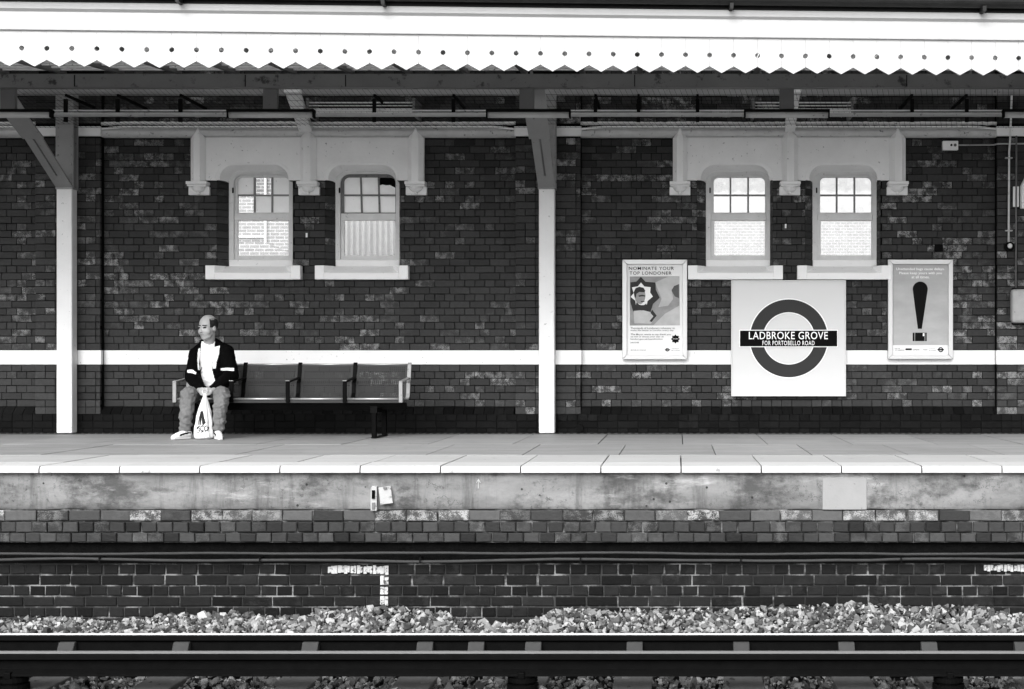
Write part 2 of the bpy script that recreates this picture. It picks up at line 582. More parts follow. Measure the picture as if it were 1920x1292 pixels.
def text(s, x0, x1, zb, zt, y, mat, parent, bold=0.0, name='lettering', pitch=0.0, spacing=1.0):
    """lettering laid flat on a surface facing -Y, fitted to the given box"""
    cu = bpy.data.curves.new(name, 'FONT')
    cu.body = s
    cu.size = 1
    cu.offset = bold
    cu.space_character = spacing
    cu.resolution_u = 3
    t = bpy.data.objects.new(name, cu)
    COL.objects.link(t)
    dg = bpy.context.evaluated_depsgraph_get()
    me = bpy.data.meshes.new_from_object(t.evaluated_get(dg))
    bpy.data.objects.remove(t)
    n = len(me.vertices)
    co = np.empty(n * 3)
    me.vertices.foreach_get('co', co)
    co = co.reshape(-1, 3)
    mn, mx = co.min(0), co.max(0)
    out = np.empty_like(co)
    out[:, 0] = x0 + (co[:, 0] - mn[0]) / (mx[0] - mn[0]) * (x1 - x0)
    out[:, 2] = zb + (co[:, 1] - mn[1]) / (mx[1] - mn[1]) * (zt - zb)
    out[:, 1] = y
    me.vertices.foreach_set('co', out.ravel())
    me.materials.clear()
    me.materials.append(mat)
    me.update()
    return obj(name, me, parent)


# ================================================================ SETTING: ground, track bed, platform
YW = 17.0            # wall face in the bays
YP = 16.90           # pilaster face
YE = 11.32           # platform edge
ZR = -1.085          # rail head
YA = 10.61           # running rail
YB = 9.93            # conductor rail
XL, XR = -8.2, 5.6   # built width
BAY = 5.172          # column and window module

tag(bx('ground', -400, 400, -300, 700, -2.0, -1.62, MT['ground']), kind='structure')
tag(bx('track_bed', -30, 30, 2.5, YE + 0.1, -1.6, -1.40, MT['bed']), kind='structure')

# platform body, joint-coloured, with the slabs laid on it
plat = tag(bx('platform', XL - 8, XR + 8, YE + 0.30, YW + 0.3, -1.6, -0.03, MT['joint']), kind='structure')
SL = 150.5 * YE / FPX
x_first = PX(73, YE)
k0 = int((XL - x_first) / SL) - 1
ncope = 0
for k in range(k0, k0 + 28):
    xa = x_first + k * SL
    xb = xa + SL
    if xb < XL or xa > XR:
        continue
    g = 0.005
    dz = random.uniform(-0.002, 0.002)
    # coping with a rounded nose
    prof = [(YE + 0.46, -0.028), (YE + 0.46, dz), (YE + 0.030, dz), (YE + 0.012, -0.005 + dz), (YE + 0.002, -0.018 + dz), (YE, -0.034), (YE, -0.048), (YE + 0.10, -0.055)]
    m = MB().prism_yz(prof, xa + g, xb - g)
    m.build('coping_stone', MT['coping'], plat)
    # slab behind it
    MB().box(xa + g, xb - g, YE + 0.472, YE + 1.42, -0.028, random.uniform(-0.003, 0.001)).build('paving_slab', MT['edgepave'], plat, bevel=0.003)
# the two back rows, wider slabs off-set against the front ones, toned darker as painted canopy shade
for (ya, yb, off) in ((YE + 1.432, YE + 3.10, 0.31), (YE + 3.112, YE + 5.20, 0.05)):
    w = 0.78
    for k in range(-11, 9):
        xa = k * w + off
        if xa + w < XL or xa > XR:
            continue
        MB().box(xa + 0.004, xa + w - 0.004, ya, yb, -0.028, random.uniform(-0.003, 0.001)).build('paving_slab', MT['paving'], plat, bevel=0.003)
# slot drain along the foot of the wall
bx('drain_channel', XL, XR, YE + 5.21, YE + 5.33, -0.028, 0.004, MT['joint'], plat)
mb = MB()
for k in range(180):
    x = XL + 0.3 + k * 0.072
    mb.box(x, x + 0.036, YE + 5.235, YE + 5.305, 0.004, 0.007)
s_ = mb.build('drain_slots', MT['black'], plat)
s_['kind'] = 'stuff'
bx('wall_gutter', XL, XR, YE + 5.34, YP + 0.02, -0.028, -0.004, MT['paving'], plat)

# ================================================================ PLATFORM FACE WALL (brick and concrete below the edge)
pw = thing('platform_wall', (0, YE, -1.4), 'low wall of stained concrete over sooty brick courses under the platform edge', 'wall')
YF = YE + 0.045
zc0, zc1 = PZ(955, YF), -0.05
mbc = MB()
xs = [XL]
while xs[-1] < XR:
    xs.append(min(XR, xs[-1] + 0.16))
zs = [zc0, zc0 + 0.02, zc0 + 0.10, zc1 - 0.06, zc1]
vv = []
for z in zs:
    for x in xs:
        vv.append((x, YF + 0.006 * mnoise.noise((x * 1.3, z * 5, 0)) + (0.012 if z == zs[0] else 0), z + (0.010 * mnoise.noise((x * 4, 0, 3)) if z == zs[0] else 0)))
nx = len(xs)
ff = [(r * nx + c, r * nx + c + 1, (r + 1) * nx + c + 1, (r + 1) * nx + c) for r in range(len(zs) - 1) for c in range(nx - 1)]
mbc.add(vv, ff)
mbc.build('concrete_face', MT['conc'], pw, smooth=True)
mbw = MB().box(XL, XR, YF + 0.022, YF + 0.30, PZ(1018, YF), zc1).box(XL, XR, YF + 0.062, YF + 0.30, -1.5, PZ(1018.2, YF))
mbw.build('wall_core', MT['lmortar'], pw)
bx('repair_patch', PX(1542, YF), PX(1625, YF), YF - 0.012, YF + 0.01, PZ(953, YF) - 0.01, PZ(895, YF), MT['patch'], pw, 0.004)
# brick courses: (top y, bottom y in photo pixels, kind, face offset, upper?)
HP, SP = 29.5 * YE / FPX, 59 * YE / FPX
brick_list = []       # (x0, x1, yface, z0, z1, upper)
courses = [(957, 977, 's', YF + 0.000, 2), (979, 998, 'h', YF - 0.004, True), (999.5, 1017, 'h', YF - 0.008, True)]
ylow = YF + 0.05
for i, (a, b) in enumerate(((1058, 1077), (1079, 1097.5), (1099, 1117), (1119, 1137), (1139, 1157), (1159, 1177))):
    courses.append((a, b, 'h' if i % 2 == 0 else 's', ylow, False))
for (ya, yb, kd, yf, up) in courses:
    z1, z0 = PZ(ya, yf), PZ(yb, yf)
    p = SP if kd == 's' else HP
    x = XL + random.uniform(0, p)
    while x < XR - p:
        w = p * (1 + random.uniform(-0.04, 0.04))
        gap = random.uniform(.004, .012) if up == 2 else 0.005 if up else 0.010
        brick_list.append((x + gap * .5, x + w - gap * .5, yf, z0 + (0.002 if up else .003), z1 - (0.002 if up else .003), up))
        x += w
cand = [b for b in brick_list if PX(-40, YE) < (b[0] + b[1]) / 2 < PX(1960, YE) and (b[3] > PZ(1140, ylow) - 0.02)]
cand.sort(key=lambda b: -(b[1] - b[0]) * (b[4] - b[3]))
single = set(id(b) for b in cand[:300])
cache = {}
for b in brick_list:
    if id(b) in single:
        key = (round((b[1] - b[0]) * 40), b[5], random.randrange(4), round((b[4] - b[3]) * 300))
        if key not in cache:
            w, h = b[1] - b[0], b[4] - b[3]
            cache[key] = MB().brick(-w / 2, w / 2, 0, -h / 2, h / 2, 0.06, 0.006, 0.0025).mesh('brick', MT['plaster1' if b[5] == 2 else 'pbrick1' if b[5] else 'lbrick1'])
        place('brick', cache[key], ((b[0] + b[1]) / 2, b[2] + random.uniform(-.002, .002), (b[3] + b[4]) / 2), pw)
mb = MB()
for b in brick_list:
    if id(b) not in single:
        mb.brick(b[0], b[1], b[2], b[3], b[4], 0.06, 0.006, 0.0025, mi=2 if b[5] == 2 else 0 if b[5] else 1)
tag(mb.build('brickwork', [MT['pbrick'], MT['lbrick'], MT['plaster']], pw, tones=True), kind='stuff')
# near-black strip that paints shade into the ledge recess behind the cables
bx('recess_shade_strip', XL, XR, YF + 0.048, YF + 0.07, PZ(1057.5, YF), PZ(1018.5, YF), MT['bed'], pw)
# old whitewash on the sooty bricks
def wash(x0, x1, y0, y1):
    yy = ylow - 0.006
    m = MB()
    n = max(2, int((x1 - x0) / 6))
    for k in range(n):
        a = x0 + (x1 - x0) * k / n
        b = a + (x1 - x0) / n * random.uniform(0.7, 0.98)
        m.box(PX(a, yy), PX(b, yy), yy - random.uniform(0.002, 0.005), yy + 0.01, PZ(y1 - random.uniform(0, 3), yy), PZ(y0 + random.uniform(0, 3), yy))
    return m.build('whitewash', MT['wash'], pw)
wash(615, 718, 1060, 1076)
for y_ in range(1060, 1136, 19):
    wash(713, 729, y_, y_ + 18)
wash(1845, 1920, 1058, 1072)
# chalk arrow on the concrete
ya = YF - 0.010
m = MB()
m.box(PX(896.3, ya), PX(897.3, ya), ya, ya + 0.01, PZ(916, ya), PZ(901, ya))
for s in (-1, 1):
    m.hexa([(PX(896.8, ya), ya, PZ(900, ya)), (PX(896.8 + s * 3.4, ya), ya, PZ(906, ya)), (PX(896.8 + s * 3.8, ya), ya, PZ(905, ya)), (PX(897.2, ya), ya, PZ(898, ya)),
            (PX(896.8, ya), ya + .01, PZ(900, ya)), (PX(896.8 + s * 3.4, ya), ya + .01, PZ(906, ya)), (PX(896.8 + s * 3.8, ya), ya + .01, PZ(905, ya)), (PX(897.2, ya), ya + .01, PZ(898, ya))])
m.build('chalk_arrow', MT['coping'], pw)

# two cables slung along the ledge
for i, (py, off, rr) in enumerate(((1038, 0.0, 0.010), (1050.5, 0.01, 0.011))):
    y = YF - 0.035 + off
    pts = []
    x = XL
    while x < XR:
        pts.append((x, y + 0.006 * mnoise.noise((x * 1.1, i, 0)), PZ(py, y) + 0.022 * mnoise.noise((x * 0.8, i * 5, 1)) + 0.003 * mnoise.noise((x * 4, i * 5, 1))))
        x += 0.12
    c = MB().tube(pts, rr, 8).build('trackside_cable', MT['cable'], smooth=True)
    tag(c, ['upper of two black cables slung along the platform wall ledge', 'lower of two black cables slung along the platform wall ledge'][i], 'cable', 'trackside cables')
for k in range(11):   # hooks that carry the cables
    x = XL + 0.6 + k * 1.15
    m = MB().box(x, x + 0.010, YF - 0.055, YF + 0.05, PZ(1046, YF), PZ(1044, YF)).box(x, x + 0.010, YF - 0.058, YF - 0.052, PZ(1054, YF), PZ(1043, YF))
    m.build('cable_hook', MT['blackmat'], pw)

# switch box on the concrete
sb = thing('junction_box', (PX(712, YF), YF, PZ(957, YF)), 'rusty metal switch housing with a tilted cover plate on the platform face', 'box')
y = YF
bx('housing', PX(697, y), PX(709, y), y - 0.05, y + 0.01, PZ(957, y), PZ(911, y), MT['plate'], sb, 0.005)
bx('switch', PX(700, y), PX(706, y), y - 0.062, y - 0.049, PZ(934, y), PZ(918, y), MT['black'], sb, 0.003)
bx('lower_switch', PX(700, y), PX(706, y), y - 0.060, y - 0.049, PZ(953, y), PZ(941, y), MT['steeld'], sb, 0.003)
m = MB()
cxp, czp = PX(725, y), PZ(928, y)
a = R(7)
q = []
for (dx, dz) in ((-.045, -.062), (.045, -.062), (.045, .062), (-.045, .062)):
    q.append((cxp + dx * math.cos(a) - dz * math.sin(a), czp + dx * math.sin(a) + dz * math.cos(a)))
m.hexa([(q[i][0], y - 0.045, q[i][1]) for i in range(4)] + [(q[i][0], y - 0.030, q[i][1]) for i in range(4)])
m.build('cover_plate', MT['plate'], sb, bevel=0.003)
bx('bolt', cxp - .012, cxp + .012, y - .055, y - .044, czp + .045, czp + .06, MT['steeld'], sb)
bx('conduit', cxp - .02, cxp + .02, y - .030, y + .01, czp - .05, czp + .05, MT['steeld'], sb)

# ================================================================ BALLAST, SLEEPERS, RAILS
def stone_templates(k):
    out = []
    for _ in range(k):
        bm = bmesh.new()
        ax = rng.uniform(0.55, 1.25, 3)
        for _i in range(rng.integers(8, 13)):
            d = rng.normal(size=3)
            d /= np.linalg.norm(d)
            bm.verts.new(d * ax * rng.uniform(0.75, 1.1))
        r_ = bmesh.ops.convex_hull(bm, input=bm.verts)
        bmesh.ops.delete(bm, geom=[g for g in r_['geom_interior'] if isinstance(g, bmesh.types.BMVert)], context='VERTS')
        bmesh.ops.triangulate(bm, faces=bm.faces)
        bm.verts.index_update()
        out.append((np.array([v.co[:] for v in bm.verts]), np.array([[v.index for v in f.verts] for f in bm.faces])))
        bm.free()
    return out


STONES = stone_templates(60)


def ballast(name, n, xr, yr, zfun, size, mat):
    V, Fc, T = [], [], []
    base_i = 0
    for i in range(n):
        x = rng.uniform(*xr)
        y = rng.uniform(*yr)
        s = size * float(np.clip(rng.lognormal(-0.25, 0.42), 0.35, 1.8))
        pts, fac = STONES[rng.integers(len(STONES))]
        q = rng.normal(size=4)
        q /= np.linalg.norm(q)
        w_, a_, b_, c_ = q
        M = np.array([[1 - 2 * (b_*b_ + c_*c_), 2 * (a_*b_ - w_*c_), 2 * (a_*c_ + w_*b_)], [2 * (a_*b_ + w_*c_), 1 - 2 * (a_*a_ + c_*c_), 2 * (b_*c_ - w_*a_)], [2 * (a_*c_ - w_*b_), 2 * (b_*c_ + w_*a_), 1 - 2 * (a_*a_ + b_*b_)]])
        pts = pts @ M.T * s + np.array([x, y, zfun(x, y) + rng.uniform(-0.032, 0.010)])
        Fc.append(fac + base_i)
        base_i += len(pts)
        V.append(pts)
        T.append(np.full(len(fac), rng.random()))
    V = np.concatenate(V)
    Fc = np.concatenate(Fc)
    me = bpy.data.meshes.new(name)
    me.from_pydata(V, [], Fc.tolist())
    at = me.attributes.new('tone', 'FLOAT', 'FACE')
    at.data.foreach_set('value', np.concatenate(T))
    me.materials.append(mat)
    me.update()
    return obj(name, me)


# top of the heap against the wall, read along the photograph (px, py)
HEAP = [(-400, 1150), (0, 1155), (140, 1152), (210, 1160), (330, 1150), (440, 1143), (520, 1150), (560, 1152), (620, 1138), (690, 1134), (760, 1137), (830, 1143), (880, 1158), (930, 1165),
        (990, 1160), (1040, 1140), (1070, 1133), (1130, 1142), (1200, 1136), (1280, 1140), (1380, 1138), (1470, 1133), (1560, 1130), (1620, 1127), (1700, 1133), (1800, 1135), (1860, 1137), (1920, 1148), (2300, 1145)]


def heap_top(x, y):
    yb = ylow - 0.03
    px = CX + x * FPX / yb
    py = np.interp(px, [h[0] for h in HEAP], [h[1] for h in HEAP])
    zt = PZ(py + 5, yb) - 0.005
    zb = -1.125
    f = min(1, max(0, (y - (YA + 0.07)) / (yb - YA - 0.14)))
    return zb + (zt - zb) * f ** 0.8


tag(ballast('ballast_heap', 15000, (XL + 0.3, XR - 0.2), (YA + 0.07, ylow - 0.02), heap_top, 0.0245, MT['rock']),
    'pale angular ballast stones heaped between the rail and the platform wall', 'ballast', kind='stuff')
mb = MB()
nxs, nys = 90, 5
vv = []
for j in range(nys):
    for i in range(nxs):
        x = XL + (XR - XL) * i / (nxs - 1)
        y = YA + 0.05 + (ylow + 0.02 - YA - 0.05) * j / (nys - 1)
        vv.append((x, y, heap_top(x, y) - 0.035))
mb.add(vv, [(j * nxs + i, j * nxs + i + 1, (j + 1) * nxs + i + 1, (j + 1) * nxs + i) for j in range(nys - 1) for i in range(nxs - 1)])
tag(mb.build('ballast_base', MT['bed']), kind='structure')
CHAIRS = [-310, -95, 125, 340, 582, 797, 1000, 1190, 1390, 1587, 1742, 1917, 2100]
tag(ballast('ballast_between_rails', 11000, (XL + 0.3, XR - 0.2), (9.0, YA - 0.08), lambda x, y: -1.345, 0.027, MT['rockd']),
    'dirty ballast stones lying between the sleepers under the conductor rail', 'ballast', kind='stuff')


def rail(name, yc, ztop, hw, h, fw, label, cat, topmat):
    prof = [(-hw * .82, 0), (-hw, -.010), (-hw, -.036), (-.012, -.052), (-.010, -h + .035), (-fw, -h + .014), (-fw, -h), (fw, -h), (fw, -h + .014), (.010, -h + .035), (.012, -.052), (hw, -.036), (hw, -.010), (hw * .82, 0)]
    r = thing(name, (0, yc, ztop - h), label, cat)
    MB().prism_yz([(yc + a, ztop + b) for a, b in prof], XL - 6, XR + 6).build('rail_bar', MT['rail'], r)
    n = 6
    crown = [(yc - hw * .80 + 1.6 * hw * k / n, ztop + .0015 + .0025 * math.sin(math.pi * k / n)) for k in range(n + 1)]
    crown += [(yc + hw * .80, ztop - .001), (yc - hw * .80, ztop - .001)]
    MB().prism_yz(crown, XL - 6, XR + 6).build('running_surface', topmat, r)
    return r


ra = rail('running_rail', YA, ZR, 0.036, 0.150, 0.065, 'running rail with a bright polished head beside the ballast heap', 'rail', MT['railtop'])
for px in CHAIRS + [893]:
    x = PX(px, YA - .05)
    m = MB()
    m.prism_yz([(YA - .105, ZR - .150), (YA - .105, ZR - .120), (YA - .052, ZR - .046), (YA - .014, ZR - .046), (YA - .014, ZR - .150)], x - .054, x + .054)
    m.build('rail_chair', MT['chair'], ra, bevel=.006)
rb = rail('conductor_rail', YB, ZR + .002, 0.055, 0.137, 0.078, 'heavier dull conductor rail raised on insulators, nearest the camera', 'rail', MT['contop'])
for px in (25, 980, 1778, -700, 2600):
    x = PX(px, YB)
    m = MB()
    zt = ZR - .137
    for (r_, za, zb2) in ((.075, zt - .012, zt - .002), (.095, zt - .04, zt - .012), (.075, zt - .055, zt - .04), (.10, zt - .09, zt - .055)):
        m.tube([(x, YB, za), (x, YB, zb2)], r_, 20)
    m.build('insulator_pot', MT['black'], rb, smooth=False)
    bx('rail_clip', x - .022, x + .018, YB - .092, YB - .05, zt - .012, zt + .028, MT['black'], rb, .004)
for i, px in enumerate(CHAIRS):
    x = PX(px, YA)
    s = bx('sleeper', x - .125, x + .125, 8.3, YA + .45, -1.45, -1.318 if i != 99 else 0, MT['sleeper'], None, .008)
    seen = {340: 'second', 582: 'third', 797: 'fourth', 1000: 'fifth', 1190: 'sixth', 1390: 'seventh', 1587: 'eighth', 1742: 'ninth', 1917: 'tenth', 125: 'first'}
    if px in seen:
        tag(s, 'weathered sleeper under the conductor rail, %s from the left edge of the photo' % seen[px], 'sleeper', 'track sleepers')
    else:
        tag(s, 'weathered sleeper under the rails, out of frame at the %s' % {-310: 'far left', -95: 'left', 2100: 'right'}[px], 'sleeper', 'track sleepers')
# ================================================================ STATION WALL
wall = thing('station_wall', (0, YW, 0), 'long dark brick station wall with a white band, pilasters and paired windows', 'wall')
PIL = [(-6.53 - BAY - .35, -6.53 - BAY + .35), (-6.53 - .35, -6.53 + .35), (-1.3855 - .35, -1.3855 + .35), (3.775 - .35, 3.775 + .35)]
CP = 0.0759
ZB0, ZB1 = PZ(683.5, YW), PZ(657, YW)          # white band
ZTOP = 4.02
ZC0, ZC1 = PZ(257.5, YW - .05), PZ(240, YW - .05)   # cornice
Z_HB = PZ(339, YW)                              # hood bottom
GX = [0.0, BAY]


def gx(px, g):
    return PX(px, YW) + GX[g]


WIN = [(407, 549, 424, 545, 390, 567), (610, 751, 625, 746, 594, 768)]   # opening, frame, sill
holes, excl = [], []
for g in (0, 1):
    excl.append((gx(362, g), gx(796, g), Z_HB, PZ(257, YW)))
    for (a, b, c, d, e, f) in WIN:
        holes.append((gx(a, g), gx(b, g), PZ(522, YW), PZ(306, YW)))
        excl.append((gx(a, g), gx(b, g), PZ(499, YW), PZ(300, YW)))
        excl.append((gx(e, g), gx(f, g), PZ(524, YW), PZ(498, YW)))

# mortar core with real window openings
hx = sorted(holes)
zlo, zhi = hx[0][2], hx[0][3]
mb = MB()
mb.box(XL, XR, YW + .009, YW + .34, -0.02, zlo)
mb.box(XL, XR, YW + .009, YW + .34, zhi, ZTOP)
cur = XL
for h in hx:
    mb.box(cur, h[0], YW + .009, YW + .34, zlo, zhi)
    cur = h[1]
mb.box(cur, XR, YW + .009, YW + .34, zlo, zhi)
mb.build('wall_core', MT['mortar'], wall)
for (a, b) in PIL:
    bx('pilaster', max(a, XL) + .004, b - .004, YP + .009, YW + .02, -0.01, 3.7, MT['mortar'], wall)


def spans(xa, xb, z0, z1):
    """clear spans of a course between xa and xb"""
    out = [(xa, xb)]
    for (ex0, ex1, ez0, ez1) in excl:
        if ez0 < z1 - .012 and ez1 > z0 + .012:
            nxt = []
            for (p, q) in out:
                if ex1 <= p or ex0 >= q:
                    nxt.append((p, q))
                else:
                    if ex0 - p > .02:
                        nxt.append((p, ex0))
                    if q - ex1 > .02:
                        nxt.append((ex1, q))
            out = nxt
    return out


zrows = []
z = ZB1
i = 0
while z < ZTOP - .03:
    if not (z + CP > ZC0 + .02 and z < ZC1 - .02):
        zrows.append((z, z + CP, i % 2))
    z += CP
    i += 1
z = ZB0
i = 0
while z - CP > 0.27:
    zrows.append((z - CP, z, i % 2))
    z -= CP
    i += 1
z_dado = z
ST, HD = 37.6 * YW / FPX, 18.8 * YW / FPX
regions = []
cur = XL
for (a, b) in PIL:
    if b < XL:
        continue
    if a > cur:
        regions.append((cur, a, YW))
    regions.append((max(a, XL), b, YP))
    cur = b
regions.append((cur, XR, YW))
bl = []
for (z0, z1, kd) in zrows:
    for (xa, xb, yf) in regions:
        if yf == YP and z0 > 3.66:
            continue
        p = ST if kd == 0 else HD
        ph = (HD * .5 if kd == 0 else 0)
        for (p0, p1) in spans(xa, xb, z0, z1):
            x = xa - ph if yf == YW else p0
            while x < p1 - .012:
                w = p if random.random() > .10 else (HD if kd == 0 else ST)
                q0, q1 = max(x, p0), min(x + w, p1)
                if p1 - q1 < .035:
                    q1 = p1
                if q1 - q0 > .025:
                    g = .0028
                    bl.append((q0 + g, q1 - g, yf, z0 + .0033, z1 - .0033, q1 - q0))
                x = q1 if q1 == p1 else x + w


def hidden(b):
    """bricks behind posters, signs, the man or the bench, the columns, or above the cornice"""
    px = CX + (b[0] + b[1]) / 2 * FPX / b[2]
    py = CY - ((b[3] + b[4]) / 2 - CH) * FPX / b[2]
    if px < 30 or px > 1890 or py < 262:
        return True
    for (x0, x1, y0, y1) in ((1155, 1300, 475, 685), (1360, 1598, 515, 755), (1655, 1797, 475, 685), (310, 790, 585, 830), (90, 160, 0, 830), (990, 1060, 0, 830), (350, 806, 330, 372), (1250, 1705, 330, 372)):
        if x0 < px < x1 and y0 < py < y1:
            return True
    return False


cand = [b for b in bl if abs(b[5] - ST) < .002 and not hidden(b)]
cand.sort(key=lambda b: (b[0]) ** 2 + b[2] ** 2 + (b[3] - CH) ** 2)
single = set(id(b) for b in cand[:300])
shared = [MB().brick(-ST / 2 + .0028, ST / 2 - .0028, 0, -CP / 2 + .0033, CP / 2 - .0033, .04, .004, .0016).mesh('brick', MT['brick1']) for _ in range(6)]
mb = MB()
for b in bl:
    if id(b) in single:
        place('brick', random.choice(shared), ((b[0] + b[1]) / 2, b[2] + random.uniform(-.002, .002), (b[3] + b[4]) / 2), wall)
    else:
        mb.brick(b[0], b[1], b[2], b[3], b[4], .04, .004, .0016)
# splayed reveal bricks beside the windows
for g in (0, 1):
    for (a, b, c, d, e, f) in WIN:
        for (z0, z1, kd) in zrows:
            if z0 < PZ(524, YW) or z0 > Z_HB:
                continue
            z1 = min(z1, Z_HB + .012)
            for (xo, xi) in ((a, c), (b, d)):
                x0, x1 = gx(xo, g), gx(xi, g)
                lo = [(x0, YW), (x1, YW + .10), (x1, YW + .28), (x0, YW + .28)]
                mb.hexa([(x, y, z0 + .003) for x, y in lo] + [(x, y, z1 - .003) for x, y in lo], 0, random.random())
tag(mb.build('brickwork', MT['brick'], wall, tones=True), kind='stuff')

# black plinth: courses flush with the pilasters, with a chamfered top
mb = MB()
xq = XL
zp = z_dado - .075
mb.box(XL, XR, YP - .004, YW, -0.02, zp - .002, tone=.1)
mb.build('plinth_core', MT['mortar'] if False else MT['blackmat'], wall)
mb = MB()
z = zp
i = 0
while z > .02:
    p = ST if i % 2 else HD
    x = XL
    while x < XR - p:
        mb.brick(x + .003, x + p - .003, YP - .012, max(z - CP, 0) + .003, z - .003, .03, .004, .0015)
        x += p
    z -= CP
    i += 1
tag(mb.build('plinth_brickwork', MT['dado'], wall, tones=True), kind='stuff')
mb = MB()
for (xa, xb, yf) in regions:
    if yf == YW:
        x = xa
        while x < xb - .02:
            x1 = min(x + HD, xb)
            lo = [(YP - .012, zp), (YW, zp), (YW, z_dado - .003), (YP + .07, z_dado - .003)]
            mb.hexa([(x + .003, y, zz) for y, zz in lo] + [(x1 - .003, y, zz) for y, zz in lo], 0, random.random())
            x = x1
    else:
        x = xa
        while x < xb - .02:
            x1 = min(x + HD, xb)
            mb.box(x + .002, x1 - .002, YP, YP + .03, zp + .002, z_dado - .003, 1, random.random())
            x = x1
tag(mb.build('plinth_chamfer', [MT['dado'], MT['brick']], wall, tones=True), kind='stuff')

# white band
for (xa, xb, yf) in regions:
    bx('band_course', xa + (.0 if yf == YW else -.008), xb + (.0 if yf == YW else .008), yf - .010, yf + .05, ZB0, ZB1, MT['white'], wall, .004)

# cornice between the pilasters, flat white blocks on them
for (xa, xb, yf) in regions:
    if yf == YW:
        prof = [(YW + .02, ZC0)]
        for k in range(9):
            a = -math.pi / 2 + math.pi * .62 * k / 8
            prof.append((YW - .01 - .085 * math.cos(a), (ZC0 + ZC1) / 2 + (ZC1 - ZC0) / 2 * math.sin(a)))
        prof += [(YW - .055, ZC1), (YW + .02, ZC1)]
        MB().prism_yz(prof, xa + .001, xb - .001).build('cornice', MT['cornice'], wall, smooth=False)
    else:
        bx('cornice_block', xa - .01, xb + .01, YP - .030, YW, ZC0 + .004, ZC1 + .006, MT['stone'], wall, .006)

# hood moulds over the windows
for g in (0, 1):
    yf = YW - .055
    zt, zb = ZC0 - .001, Z_HB
    pts = [(gx(796, g), zb), (gx(796, g), zt), (gx(362, g), zt), (gx(362, g), zb)]
    for (a, b, c, d, e, f) in WIN:
        pts += arch(gx(a, g), gx(b, g), PZ(306, YW), zb, .165, 8)
    hood = MB().prism_xz(pts, yf, YW + .02).build('window_hood', MT['stone'], wall)
    for (a, b, c, d, e, f) in WIN:
        n = 8
        oa = arch(gx(a, g), gx(b, g), PZ(306, YW), zb, .165, n)
        ob = arch(gx(a + 7, g), gx(b - 7, g), PZ(310, YW), zb, .15, n)
        oc = arch(gx(c, g), gx(d, g), PZ(319, YW), zb, .125, n)
        m = MB()
        L = len(oa)
        v = [(x, yf + .001, z) for x, z in oa] + [(x, yf + .016, z) for x, z in ob] + [(x, YW + .105, z) for x, z in oc]
        m.add(v, [(i, i + 1, L + i + 1, L + i) for i in range(L - 1)] + [(L + i, L + i + 1, 2 * L + i + 1, 2 * L + i) for i in range(L - 1)])
        m.build('arch_mould', MT['stone'], hood)
    for (a, b) in ((362, 388), (566, 595), (767, 796)):
        x0, x1 = gx(a, g) - .002, gx(b, g) + .002
        w = (x1 - x0)
        plan = [(x0, YW), (x0, YW - .075), (x0 + w * .28, YW - .125), (x1 - w * .28, YW - .125), (x1, YW - .075), (x1, YW)]
        m = MB()
        zt2, zb2, za = PZ(259, YW - .1), PZ(341, YW - .1), PZ(239, YW - .1)
        k = len(plan)
        cxm = (x0 + x1) / 2
        v = [(x, y, zb2) for x, y in plan] + [(x, y, zt2) for x, y in plan] + [(cxm, YW - .085, za), (cxm, YW, za)]
        f = [(i, i + 1, k + i + 1, k + i) for i in range(k - 1)] + [tuple(range(k))]
        f += [(k + i, k + i + 1, 2 * k) for i in range(1, k - 2)] + [(k, k + 1, 2 * k, 2 * k + 1), (k + k - 2, k + k - 1, 2 * k + 1, 2 * k)]
        m.add(v, f)
        m.build('hood_shaft', MT['stone'], hood)
        xa, xb = cxm - .112, cxm + .112
        m = MB()
        m.box(xa, xb, YW - .045, YW + .02, PZ(364.5, YW - .1), PZ(349, YW - .1))
        m.box(xa + .002, xb - .002, YW - .148, YW + .02, PZ(346, YW - .1), PZ(340.5, YW - .1))
        m.box(xa + .008, xb - .008, YW - .128, YW + .02, PZ(349.5, YW - .1), PZ(346.2, YW - .1))
        m.ell((cxm, YW - .05, PZ(350, YW - .1)), (.075, .07, .058), 16, 10)
        m.ell((cxm, YW - .06, PZ(361, YW - .1)), (.022, .03, .018), 10, 8)
        m.build('corbel', MT['stone'], hood, bevel=.005)

